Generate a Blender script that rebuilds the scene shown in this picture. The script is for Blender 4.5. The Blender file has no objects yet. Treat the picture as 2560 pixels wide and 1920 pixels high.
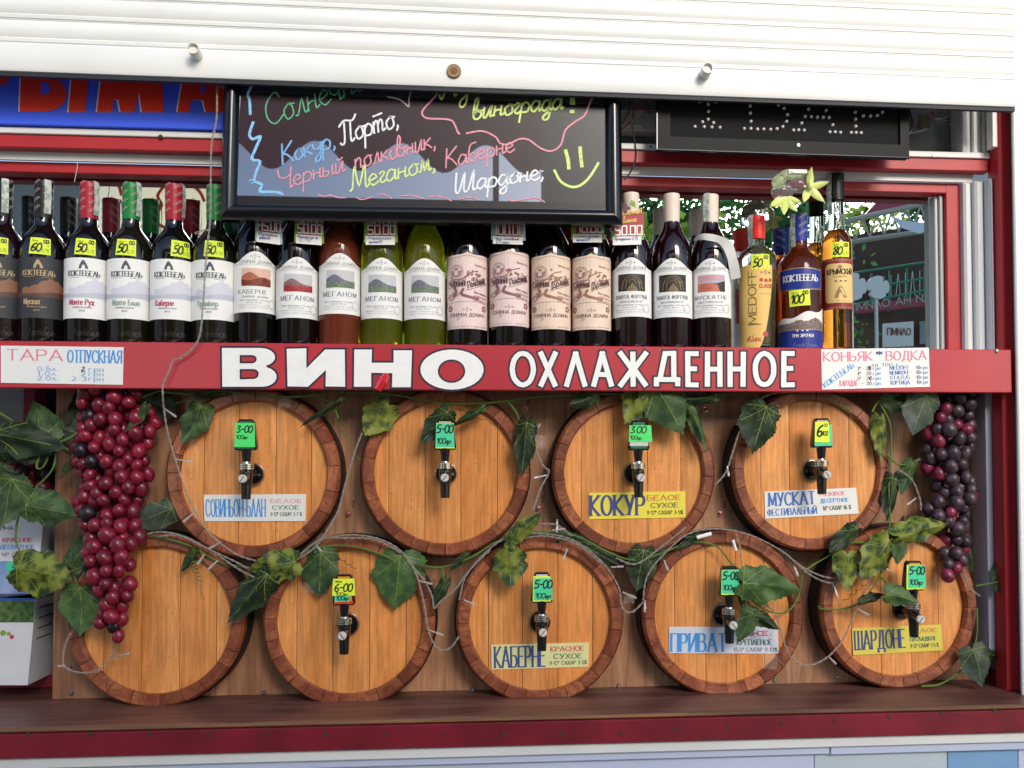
import bpy, math, random
from math import sin, cos, pi, radians, sqrt, atan2
from mathutils import Vector, Matrix
random.seed(7)
S = bpy.context.scene
# ------------------------------------------------------------------ camera
FPX, CX, CY, CAMD, CAMZ = 2200.0, 1352.0, 1113.0, 1.55, 1.50
cam = bpy.data.cameras.new('camera'); co = bpy.data.objects.new('camera', cam); S.collection.objects.link(co)
cam.sensor_width = 36; cam.lens = FPX / 2560 * 36
cam.shift_x = -(CX - 1280) / 2560; cam.shift_y = (CY - 960) / 2560
cam.clip_start = .05; cam.clip_end = 600
ROT = Matrix.Rotation(radians(-4.4), 3, 'Z') @ Matrix.Rotation(pi / 2 + radians(1.6), 3, 'X') @ Matrix.Rotation(radians(-.12), 3, 'Z')
co.matrix_world = Matrix.Translation((0, -CAMD, CAMZ)) @ ROT.to_4x4()
S.camera = co
# ------------------------------------------------------------------ light
w = bpy.data.worlds.new('World'); S.world = w; w.use_nodes = True
nt = w.node_tree; bg = nt.nodes['Background']
sky = nt.nodes.new('ShaderNodeTexSky'); sky.sky_type = 'NISHITA'; sky.sun_disc = False
SUN_EL, SUN_AZ = 25, 17          # azimuth: degrees to the right of straight behind the camera
sky.sun_elevation = radians(SUN_EL); sky.sun_rotation = radians(180 - SUN_AZ)
sky.air_density = 1.0; sky.dust_density = .8; sky.ozone_density = 1.0
nt.links.new(sky.outputs[0], bg.inputs[0]); bg.inputs[1].default_value = .125
sl = bpy.data.lights.new('sun', 'SUN'); sl.energy = 1.9; sl.angle = radians(26); sl.color = (1, .91, .79)
so = bpy.data.objects.new('sun', sl); S.collection.objects.link(so)
sd = Vector((sin(radians(SUN_AZ)) * cos(radians(SUN_EL)), -cos(radians(SUN_AZ)) * cos(radians(SUN_EL)), sin(radians(SUN_EL))))
so.rotation_euler = sd.to_track_quat('Z', 'Y').to_euler(); so.location = (0, -3, 6)
S.view_settings.view_transform = 'Standard'; S.view_settings.look = 'None'
S.view_settings.gamma = 1; S.view_settings.use_curve_mapping = False
S.view_settings.exposure = 1.0
S.cycles.max_bounces = 10; S.cycles.transmission_bounces = 8; S.cycles.glossy_bounces = 5
S.cycles.sample_clamp_indirect = 6

# ------------------------------------------------------------------ helpers
CAMP = Vector((0, -CAMD, CAMZ))
def ray(px, py): return ROT @ Vector(((px - CX) / FPX, -(py - CY) / FPX, -1))
def P(px, py, Y):
    d = ray(px, py); return CAMP + d * ((Y + CAMD) / d.y)
MIR = .097
def PR(px, py, dist, mir=MIR):          # a place behind the camera, found by way of its reflection
    d = ray(px, py); T = (mir + CAMD + mir + dist) / d.y
    return Vector((d.x * T, -dist, CAMZ + d.z * T))
def H(h):
    h = h.lstrip('#'); c = [int(h[i:i + 2], 16) / 255 for i in (0, 2, 4)]
    return tuple(x / 12.92 if x < .04045 else ((x + .055) / 1.055) ** 2.4 for x in c) + (1,)
MATS = {}
def mat(name, col, rough=.5, metal=0, spec=.5, coat=0, var=0, vscale=30, stretch=(1, 1, 1), bump=0, bscale=200, trans=0, ior=1.45,
        rand=0, col2=None, lo=.35, hi=.65, detail=4, sss=0, alpha=1):
    if name in MATS: return MATS[name]
    m = bpy.data.materials.new(name); m.use_nodes = True; MATS[name] = m
    n = m.node_tree.nodes; L = m.node_tree.links; b = n['Principled BSDF']
    c = H(col) if isinstance(col, str) else tuple(col) + (1,) if len(col) == 3 else col
    b.inputs['Base Color'].default_value = c; b.inputs['Roughness'].default_value = rough
    b.inputs['Metallic'].default_value = metal; b.inputs['Specular IOR Level'].default_value = spec
    b.inputs['Coat Weight'].default_value = coat; b.inputs['Coat Roughness'].default_value = .12
    b.inputs['Transmission Weight'].default_value = trans; b.inputs['IOR'].default_value = ior
    b.inputs['Alpha'].default_value = alpha
    if sss: b.inputs['Subsurface Weight'].default_value = sss; b.inputs['Subsurface Radius'].default_value = (.01, .003, .002)
    if var or bump or rand or col2:
        tc = n.new('ShaderNodeTexCoord'); mp = n.new('ShaderNodeMapping'); mp.inputs['Scale'].default_value = stretch
        oi = n.new('ShaderNodeObjectInfo'); ad = n.new('ShaderNodeVectorMath'); ad.operation = 'ADD'
        ml = n.new('ShaderNodeMath'); ml.operation = 'MULTIPLY'; ml.inputs[1].default_value = 37.7
        L.new(oi.outputs['Random'], ml.inputs[0]); L.new(tc.outputs['Object'], mp.inputs[0])
        L.new(mp.outputs[0], ad.inputs[0]); L.new(ml.outputs[0], ad.inputs[1])
        src = None
        if var or col2:
            nz = n.new('ShaderNodeTexNoise'); nz.inputs['Scale'].default_value = vscale; nz.inputs['Detail'].default_value = detail
            L.new(ad.outputs[0], nz.inputs['Vector'])
            cr = n.new('ShaderNodeValToRGB'); cr.color_ramp.elements[0].position = lo; cr.color_ramp.elements[1].position = hi
            c2 = H(col2) if col2 else tuple(x * (1 - var) for x in c[:3]) + (1,)
            cr.color_ramp.elements[0].color = c2; cr.color_ramp.elements[1].color = c
            L.new(nz.outputs['Fac'], cr.inputs[0]); src = cr.outputs[0]
        if rand:
            hv = n.new('ShaderNodeHueSaturation'); mr = n.new('ShaderNodeMapRange')
            mr.inputs['To Min'].default_value = 1 - rand; mr.inputs['To Max'].default_value = 1 + rand
            L.new(oi.outputs['Random'], mr.inputs[0]); L.new(mr.outputs[0], hv.inputs['Value'])
            if src: L.new(src, hv.inputs['Color'])
            else: hv.inputs['Color'].default_value = c
            src = hv.outputs[0]
        if src: L.new(src, b.inputs['Base Color'])
        if bump:
            nb = n.new('ShaderNodeTexNoise'); nb.inputs['Scale'].default_value = bscale; nb.inputs['Detail'].default_value = 3
            L.new(ad.outputs[0], nb.inputs['Vector'])
            bp = n.new('ShaderNodeBump'); bp.inputs['Strength'].default_value = bump; bp.inputs['Distance'].default_value = .002
            L.new(nb.outputs['Fac'], bp.inputs['Height']); L.new(bp.outputs[0], b.inputs['Normal'])
    return m
def wood(name, light, dark, line, scale=(1, 1, .07), ns=55, rough=.4, coat=.25, rand=.12, ring=.55):
    """plank colour: broad tone, fine pores and darker growth lines, along local Z after scaling"""
    m = bpy.data.materials.new(name); m.use_nodes = True; MATS[name] = m
    n = m.node_tree.nodes; L = m.node_tree.links; b = n['Principled BSDF']
    tc = n.new('ShaderNodeTexCoord'); mp = n.new('ShaderNodeMapping'); mp.inputs['Scale'].default_value = scale
    oi = n.new('ShaderNodeObjectInfo'); ml = n.new('ShaderNodeMath'); ml.operation = 'MULTIPLY'; ml.inputs[1].default_value = 53.
    ad = n.new('ShaderNodeVectorMath'); ad.operation = 'ADD'
    L.new(tc.outputs['Object'], mp.inputs[0]); L.new(oi.outputs['Random'], ml.inputs[0]); L.new(mp.outputs[0], ad.inputs[0]); L.new(ml.outputs[0], ad.inputs[1])
    n1 = n.new('ShaderNodeTexNoise'); n1.inputs['Scale'].default_value = ns * .35; n1.inputs['Detail'].default_value = 2; n1.inputs['Distortion'].default_value = .6
    n2 = n.new('ShaderNodeTexNoise'); n2.inputs['Scale'].default_value = ns * 6; n2.inputs['Detail'].default_value = 3
    L.new(ad.outputs[0], n1.inputs['Vector']); L.new(ad.outputs[0], n2.inputs['Vector'])
    # growth rings: sine of the broad noise
    mu = n.new('ShaderNodeMath'); mu.operation = 'MULTIPLY'; mu.inputs[1].default_value = 70; L.new(n1.outputs['Fac'], mu.inputs[0])
    sn = n.new('ShaderNodeMath'); sn.operation = 'SINE'; L.new(mu.outputs[0], sn.inputs[0])
    r1 = n.new('ShaderNodeMapRange'); r1.inputs['From Min'].default_value = .2; r1.inputs['From Max'].default_value = 1; r1.inputs['To Max'].default_value = ring
    L.new(sn.outputs[0], r1.inputs[0])
    cr = n.new('ShaderNodeValToRGB'); cr.color_ramp.elements[0].position = .38; cr.color_ramp.elements[1].position = .62
    cr.color_ramp.elements[0].color = H(dark); cr.color_ramp.elements[1].color = H(light); L.new(n1.outputs['Fac'], cr.inputs[0])
    m1 = n.new('ShaderNodeMixRGB'); m1.inputs[2].default_value = H(line); L.new(r1.outputs[0], m1.inputs[0]); L.new(cr.outputs[0], m1.inputs[1])
    r2 = n.new('ShaderNodeMapRange'); r2.inputs['From Min'].default_value = .35; r2.inputs['From Max'].default_value = .65; r2.inputs['To Min'].default_value = .8; r2.inputs['To Max'].default_value = 1.12
    L.new(n2.outputs['Fac'], r2.inputs[0])
    r3 = n.new('ShaderNodeMapRange'); r3.inputs['To Min'].default_value = 1 - rand; r3.inputs['To Max'].default_value = 1 + rand; L.new(oi.outputs['Random'], r3.inputs[0])
    m3 = n.new('ShaderNodeMath'); m3.operation = 'MULTIPLY'; L.new(r2.outputs[0], m3.inputs[0]); L.new(r3.outputs[0], m3.inputs[1])
    hv = n.new('ShaderNodeHueSaturation'); L.new(m3.outputs[0], hv.inputs['Value']); L.new(m1.outputs[0], hv.inputs['Color'])
    n4 = n.new('ShaderNodeTexNoise'); n4.inputs['Scale'].default_value = 11; n4.inputs['Detail'].default_value = 5; n4.inputs['Roughness'].default_value = .7
    av = n.new('ShaderNodeVectorMath'); av.operation = 'ADD'; L.new(tc.outputs['Object'], av.inputs[0]); L.new(ml.outputs[0], av.inputs[1]); L.new(av.outputs[0], n4.inputs['Vector'])
    r4 = n.new('ShaderNodeMapRange'); r4.inputs['From Min'].default_value = .3; r4.inputs['From Max'].default_value = .6; r4.inputs['To Min'].default_value = .84; r4.inputs['To Max'].default_value = 1.03; L.new(n4.outputs['Fac'], r4.inputs[0])
    n5 = n.new('ShaderNodeTexNoise'); n5.inputs['Scale'].default_value = 260; n5.inputs['Detail'].default_value = 1; L.new(av.outputs[0], n5.inputs['Vector'])
    r5 = n.new('ShaderNodeMapRange'); r5.inputs['From Min'].default_value = .24; r5.inputs['From Max'].default_value = .29; r5.inputs['To Min'].default_value = .45; L.new(n5.outputs['Fac'], r5.inputs[0])
    m5 = n.new('ShaderNodeMath'); m5.operation = 'MULTIPLY'; L.new(r4.outputs[0], m5.inputs[0]); L.new(r5.outputs[0], m5.inputs[1])
    h2 = n.new('ShaderNodeHueSaturation'); L.new(hv.outputs[0], h2.inputs['Color']); L.new(m5.outputs[0], h2.inputs['Value'])
    L.new(h2.outputs[0], b.inputs['Base Color']); b.inputs['Roughness'].default_value = rough
    b.inputs['Coat Weight'].default_value = coat; b.inputs['Coat Roughness'].default_value = .18
    bp = n.new('ShaderNodeBump'); bp.inputs['Strength'].default_value = .25; bp.inputs['Distance'].default_value = .001
    L.new(n2.outputs['Fac'], bp.inputs['Height']); L.new(bp.outputs[0], b.inputs['Normal'])
    return m
COL = S.collection
LOC = {}
def tag(o, label=None, cat=None, group=None, kind=None):
    if label: o['label'] = label
    if cat: o['category'] = cat
    if group: o['group'] = group
    if kind: o['kind'] = kind
    return o
def thing(name, label, cat, loc=(0, 0, 0), group=None):
    o = bpy.data.objects.new(name, None); COL.objects.link(o); o.location = loc; o.empty_display_size = .02
    LOC[o.name] = Vector(loc); return tag(o, label, cat, group)
class MB:
    def __init__(s): s.v = []; s.f = []; s.m = []; s.lay = 0
    def quad(s, a, b, c, d, mi=0):
        i = len(s.v); s.v += [Vector(a), Vector(b), Vector(c), Vector(d)]; s.f.append((i, i + 1, i + 2, i + 3)); s.m.append(mi)
    def poly(s, pts, mi=0):
        i = len(s.v); s.v += [Vector(p) for p in pts]; s.f.append(tuple(range(i, i + len(pts)))); s.m.append(mi)
    def box(s, x0, x1, y0, y1, z0, z1, mi=0, bev=0):
        if bev:
            b = bev; L = [(x0 + b, y0, z0 + b, x1 - b, z1 - b), (x0, y0 + b, z0, x1, z1), (x0, y1, z0, x1, z1)]
            i = len(s.v)
            for (a, y, c, d, e) in L: s.v += [Vector(p) for p in ((a, y, c), (d, y, c), (d, y, e), (a, y, e))]
            F = [(0, 1, 2, 3), (11, 10, 9, 8)]
            for k in (0, 4):
                for j in range(4): F.append((k + j, k + 4 + j, k + 4 + (j + 1) % 4, k + (j + 1) % 4))
            for f in F: s.f.append(tuple(i + q for q in f)); s.m.append(mi)
            return
        i = len(s.v); s.v += [Vector(p) for p in ((x0, y0, z0), (x1, y0, z0), (x1, y1, z0), (x0, y1, z0), (x0, y0, z1), (x1, y0, z1), (x1, y1, z1), (x0, y1, z1))]
        for f in ((0, 3, 2, 1), (4, 5, 6, 7), (0, 1, 5, 4), (1, 2, 6, 5), (2, 3, 7, 6), (3, 0, 4, 7)): s.f.append(tuple(i + q for q in f)); s.m.append(mi)
    def prism(s, front, dy, mi=0):            # polygon of points extruded along +Y
        n = len(front); i = len(s.v); s.v += [Vector(p) for p in front] + [Vector(p) + Vector((0, dy, 0)) for p in front]
        s.f.append(tuple(range(i, i + n))); s.m.append(mi); s.f.append(tuple(range(i + 2 * n - 1, i + n - 1, -1))); s.m.append(mi)
        for k in range(n): s.f.append((i + k, i + n + k, i + n + (k + 1) % n, i + (k + 1) % n)); s.m.append(mi)
    def tube(s, path, r, n=6, mi=0, cap=True):
        path = [Vector(p) for p in path]; i0 = len(s.v); N = len(path)
        up = Vector((.3, 1, .2)).normalized()
        for k, p in enumerate(path):
            t = (path[min(k + 1, N - 1)] - path[max(k - 1, 0)])
            t = t.normalized() if t.length > 1e-9 else Vector((0, 0, 1))
            a = t.cross(up); a = a.normalized() if a.length > 1e-4 else t.orthogonal().normalized()
            b = t.cross(a); rr = r[k] if isinstance(r, (list, tuple)) else r
            for j in range(n): s.v.append(p + (a * cos(2 * pi * j / n) + b * sin(2 * pi * j / n)) * rr)
        for k in range(N - 1):
            for j in range(n):
                s.f.append((i0 + k * n + j, i0 + k * n + (j + 1) % n, i0 + (k + 1) * n + (j + 1) % n, i0 + (k + 1) * n + j)); s.m.append(mi)
        if cap:
            s.f.append(tuple(i0 + j for j in range(n))[::-1]); s.m.append(mi); s.f.append(tuple(i0 + (N - 1) * n + j for j in range(n))); s.m.append(mi)
    def lathe(s, prof, c=(0, 0, 0), axis='Z', n=24, mi=0, mis=None):   # prof: (r, h)
        c = Vector(c); i0 = len(s.v); N = len(prof)
        for r, h in prof:
            for j in range(n):
                a = 2 * pi * j / n
                s.v.append(c + (Vector((r * cos(a), r * sin(a), h)) if axis == 'Z' else Vector((r * cos(a), h, r * sin(a)))))
        for k in range(N - 1):
            for j in range(n):
                s.f.append((i0 + k * n + j, i0 + k * n + (j + 1) % n, i0 + (k + 1) * n + (j + 1) % n, i0 + (k + 1) * n + j)); s.m.append(mis[k] if mis else mi)
    def disc(s, c, r, nrm=(0, -1, 0), n=16, mi=0):
        nrm = Vector(nrm).normalized(); a = nrm.orthogonal().normalized(); b = nrm.cross(a)
        s.poly([Vector(c) + (a * cos(2 * pi * j / n) + b * sin(2 * pi * j / n)) * r for j in range(n)], mi)
    def ball(s, c, r, nu=12, nv=8, mi=0, sq=(1, 1, 1)):
        c = Vector(c); i0 = len(s.v)
        s.v.append(c + Vector((0, 0, r * sq[2])))
        for k in range(1, nv):
            for j in range(nu):
                a = 2 * pi * j / nu; b = pi * k / nv
                s.v.append(c + Vector((r * sin(b) * cos(a) * sq[0], r * sin(b) * sin(a) * sq[1], r * cos(b) * sq[2])))
        s.v.append(c - Vector((0, 0, r * sq[2]))); e = len(s.v) - 1
        for j in range(nu):
            s.f.append((i0, i0 + 1 + j, i0 + 1 + (j + 1) % nu)); s.m.append(mi)
            q = i0 + 1 + (nv - 2) * nu; s.f.append((e, q + (j + 1) % nu, q + j)); s.m.append(mi)
            for k in range(nv - 2):
                q = i0 + 1 + k * nu; s.f.append((q + j, q + nu + j, q + nu + (j + 1) % nu, q + (j + 1) % nu)); s.m.append(mi)
    def ribbon(s, F, pts, wfun, h=0, mi=0, ext=0):
        """flat stroke in the frame F(u,v,h); wfun(direction)->half width"""
        pts = [Vector(p) for p in pts]
        q = [pts[0]]
        for p in pts[1:]:
            if (p - q[-1]).length > 1e-7: q.append(p)
        if len(q) < 2: return
        st_ = getattr(F, 'step', 0)
        if st_:
            r_ = [q[0]]
            for b0 in q[1:]:
                nn_ = max(1, min(8, int((b0 - r_[-1]).length / st_) + 1)); a0 = r_[-1]
                for k in range(1, nn_ + 1): r_.append(a0.lerp(b0, k / nn_))
            q = r_
        closed = (q[0] - q[-1]).length < 1e-6
        if ext and not closed:
            q[0] = q[0] + (q[0] - q[1]).normalized() * ext; q[-1] = q[-1] + (q[-1] - q[-2]).normalized() * ext
        s.lay = (s.lay + 1) % 12; h = h + s.lay * .000018
        i0 = len(s.v); N = len(q)
        for k, p in enumerate(q):
            a = q[k - 1] if k > 0 else (q[-2] if closed else None); b = q[k + 1] if k < N - 1 else (q[1] if closed else None)
            d1 = (p - a).normalized() if a is not None else None; d2 = (b - p).normalized() if b is not None else None
            if d1 is None: d1 = d2
            if d2 is None: d2 = d1
            t = d1 + d2; t = t.normalized() if t.length > 1e-6 else d1
            nn = Vector((-t.y, t.x)); cs = max(.45, abs(nn.dot(Vector((-d1.y, d1.x)))))
            hw = wfun(t) / cs
            for sg in (1, -1): s.v.append(F(p.x + nn.x * hw * sg, p.y + nn.y * hw * sg, h))
        for k in range(N - 1): s.f.append((i0 + 2 * k + 1, i0 + 2 * k + 3, i0 + 2 * k + 2, i0 + 2 * k)); s.m.append(mi)
    def build(s, name, mats, parent=None, smooth=False, sharp=35):
        off = LOC.get(parent.name, Vector()) if parent else Vector()
        me = bpy.data.meshes.new(name); me.from_pydata([tuple(v - off) for v in s.v], [], s.f)
        for m in (mats if isinstance(mats, (list, tuple)) else [mats]): me.materials.append(m)
        me.polygons.foreach_set('material_index', s.m)
        if smooth:
            me.polygons.foreach_set('use_smooth', [True] * len(s.f))
            try: me.set_sharp_from_angle(angle=radians(sharp))
            except Exception: pass
        me.update()
        o = bpy.data.objects.new(name, me); COL.objects.link(o)
        if parent: o.parent = parent; LOC[o.name] = off
        return o
def link(name, me, parent, loc=(0, 0, 0), mats=None):
    o = bpy.data.objects.new(name, me); COL.objects.link(o); o.parent = parent; o.location = loc; return o
def qframe(tl, tr, br, bl, Y):
    """bilinear frame over four picture corners on the plane Y; u,v in 0..1, v up; also a metric scale"""
    A, B, C, D = P(*bl, Y), P(*br, Y), P(*tr, Y), P(*tl, Y)
    def F(u, v, h=0): p = A * (1 - u) * (1 - v) + B * u * (1 - v) + C * u * v + D * (1 - u) * v; return p + Vector((0, -h, 0))
    return F, (B - A).length, (D - A).length
def flat(F0, W, Hh):                       # metric frame -> F(u metres, v metres)
    return lambda u, v, h=0: F0(u / W, v / Hh, h)
def pframe(Y): return lambda u, v, h=0: P(u, -v, Y) + Vector((0, -h, 0))   # picture units on a plane (v = -py)

# ------------------------------------------------------------------ stroke alphabet
G = {
'А': (.74, '0,0 .37,1 .74,0;.15,.33 .59,.33'), 'Б': (.6, '.56,1 0,1 0,0;0,.56 .34,.56 a.34,.28,.26,.28,90,-90 0,0'),
'В': (.6, '0,0 0,1;0,1 .32,1 a.32,.77,.22,.23,90,-90 0,.54;.3,.54 a.34,.27,.26,.27,90,-90 0,0'), 'Г': (.52, '.52,1 0,1 0,0'),
'Д': (.74, '0,-.18 0,0 .74,0 .74,-.18;.12,0 .3,1 .6,1 .6,0'), 'Е': (.54, '.54,1 0,1 0,0 .54,0;0,.52 .44,.52'),
'Ж': (.9, '.45,0 .45,1;0,1 .42,.5 0,0;.9,1 .48,.5 .9,0'), 'З': (.56, '.02,.85 a.27,.76,.24,.24,150,-90;.27,.52 a.27,.26,.29,.26,90,-150'),
'И': (.6, '0,1 0,0 .6,1 .6,0'), 'Й': (.6, '0,1 0,0 .6,1 .6,0;.16,1.22 .3,1.12 .44,1.22'), 'К': (.6, '0,0 0,1;.58,1 .04,.5 .6,0'),
'Л': (.64, '0,0 .32,1 .64,0'), 'М': (.76, '0,0 .04,1 .38,.1 .72,1 .76,0'), 'Н': (.6, '0,0 0,1;.6,0 .6,1;0,.5 .6,.5'),
'О': (.7, 'a.35,.5,.35,.5,0,360'), 'П': (.6, '0,0 0,1;.6,1 .6,0;0,1 .6,1'), 'Р': (.56, '0,0 0,1;0,1 .3,1 a.3,.74,.25,.26,90,-90 0,.48'),
'С': (.66, 'a.36,.5,.36,.5,42,318'), 'Т': (.64, '0,1 .64,1;.32,1 .32,0'), 'У': (.6, '0,1 .31,.38;.6,1 .24,.02 .06,.02'),
'Ф': (.76, 'a.38,.52,.38,.3,0,360;.38,0 .38,1.05'), 'Х': (.6, '0,0 .6,1;0,1 .6,0'), 'Ц': (.66, '0,1 0,0 .66,0 .66,-.2;.58,0 .58,1'),
'Ч': (.55, '0,1 0,.62 a.22,.62,.22,.18,180,270 .55,.46;.55,1 .55,0'), 'Ш': (.84, '0,1 0,0 .84,0 .84,1;.42,0 .42,1'),
'Ь': (.56, '0,1 0,0 .3,0 a.3,.27,.25,.27,-90,90 0,.54'), 'Ы': (.76, '0,1 0,0 .28,0 a.28,.27,.25,.27,-90,90 0,.54;.76,0 .76,1'),
'Я': (.56, '.56,0 .56,1;.56,1 .27,1 a.27,.75,.24,.25,90,270 .56,.5;.3,.5 0,0'), 'Ю': (.86, '0,0 0,1;0,.5 .22,.5;a.54,.5,.32,.5,0,360'),
'І': (.1, '.05,0 .05,1'), 'I': (.1, '.05,0 .05,1'), 'D': (.62, '0,0 0,1;0,1 .26,1 a.26,.5,.36,.5,90,-90 0,0'), 'F': (.52, '.52,1 0,1 0,0;0,.52 .42,.52'),
'N': (.6, '0,0 0,1 .6,0 .6,1'), 'R': (.6, '0,0 0,1;0,1 .3,1 a.3,.74,.25,.26,90,-90 0,.48;.3,.48 .6,0'), 'L': (.5, '0,1 0,0 .5,0'),
'S': (.58, 'a.3,.75,.26,.25,30,270 a.3,.25,.28,.25,90,-150'), 'U': (.6, '0,1 0,.3 a.3,.3,.3,.3,180,360 .6,1'),
'0': (.5, 'a.25,.5,.25,.5,0,360'), '1': (.3, '.02,.78 .2,1 .2,0'), '2': (.5, 'a.25,.72,.24,.28,160,-25 0,0 .5,0'),
'3': (.5, '.02,.88 a.24,.76,.22,.24,140,-90;.24,.52 a.24,.26,.26,.26,90,-150'), '4': (.52, '.4,0 .4,1 0,.3 .52,.3'),
'5': (.5, '.46,1 .08,1 .04,.56 a.24,.32,.26,.32,130,-150'), '6': (.52, 'a.26,.3,.25,.3,0,360;.02,.34 .1,.75 .42,1'),
'7': (.5, '0,1 .5,1 .2,0'), '8': (.52, 'a.26,.75,.2,.25,0,360;a.26,.26,.25,.26,0,360'), '9': (.52, 'a.26,.7,.25,.3,0,360;.51,.68 .44,.28 .12,0'),
'.': (.1, '.05,0 .05,.1'), ',': (.12, '.08,.1 .02,-.14'), '-': (.34, '.02,.42 .32,.42'), '*': (.3, '.15,.62 .15,1;0,.72 .3,.92;0,.92 .3,.72'),
'%': (.6, '.08,0 .52,1;a.12,.8,.11,.18,0,360;a.48,.2,.11,.18,0,360'), '/': (.4, '0,-.1 .4,1.05'), '"': (.25, '.05,1 .05,.78;.2,1 .2,.78'),
'!': (.14, '.07,1 .07,.3;.07,.1 .07,0'), ':': (.1, '.05,0 .05,.1;.05,.5 .05,.6'), ' ': (.32, ''),
'б': (.46, 'a.23,.28,.22,.28,0,360;.02,.3 .08,.8 .42,1'), 'а': (.46, 'a.2,.3,.2,.3,0,360;.42,.62 .42,0'), 'е': (.46, '.02,.32 .44,.32 a.23,.32,.22,.32,0,310'),
'р': (.46, '.02,.64 .02,-.3;a.24,.32,.22,.32,0,360'), 'у': (.46, '0,.64 .23,.1;.46,.64 .12,-.3 0,-.3'), 'й': (.44, '0,.64 0,0 .42,.64 .42,0;.1,.85 .2,.78 .32,.85'),
'і': (.08, '.04,0 .04,.64;.04,.8 .04,.88'), 'ф': (.56, 'a.28,.32,.27,.26,0,360;.28,-.25 .28,.9'), 'ї': (.08, '.04,0 .04,.64;.04,.8 .04,.88'),
}
for lo_, up_ in zip('гдвжзиклмнопстхцчшьыяю', 'ГДВЖЗИКЛМНОПСТХЦЧШЬЫЯЮ'): G[lo_] = (G[up_][0] * .72, ('S', up_))
for a_, b_ in zip('ABCEHKMOPTXY', 'АВСЕНКМОРТХУ'): G[a_] = G[b_]
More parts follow.
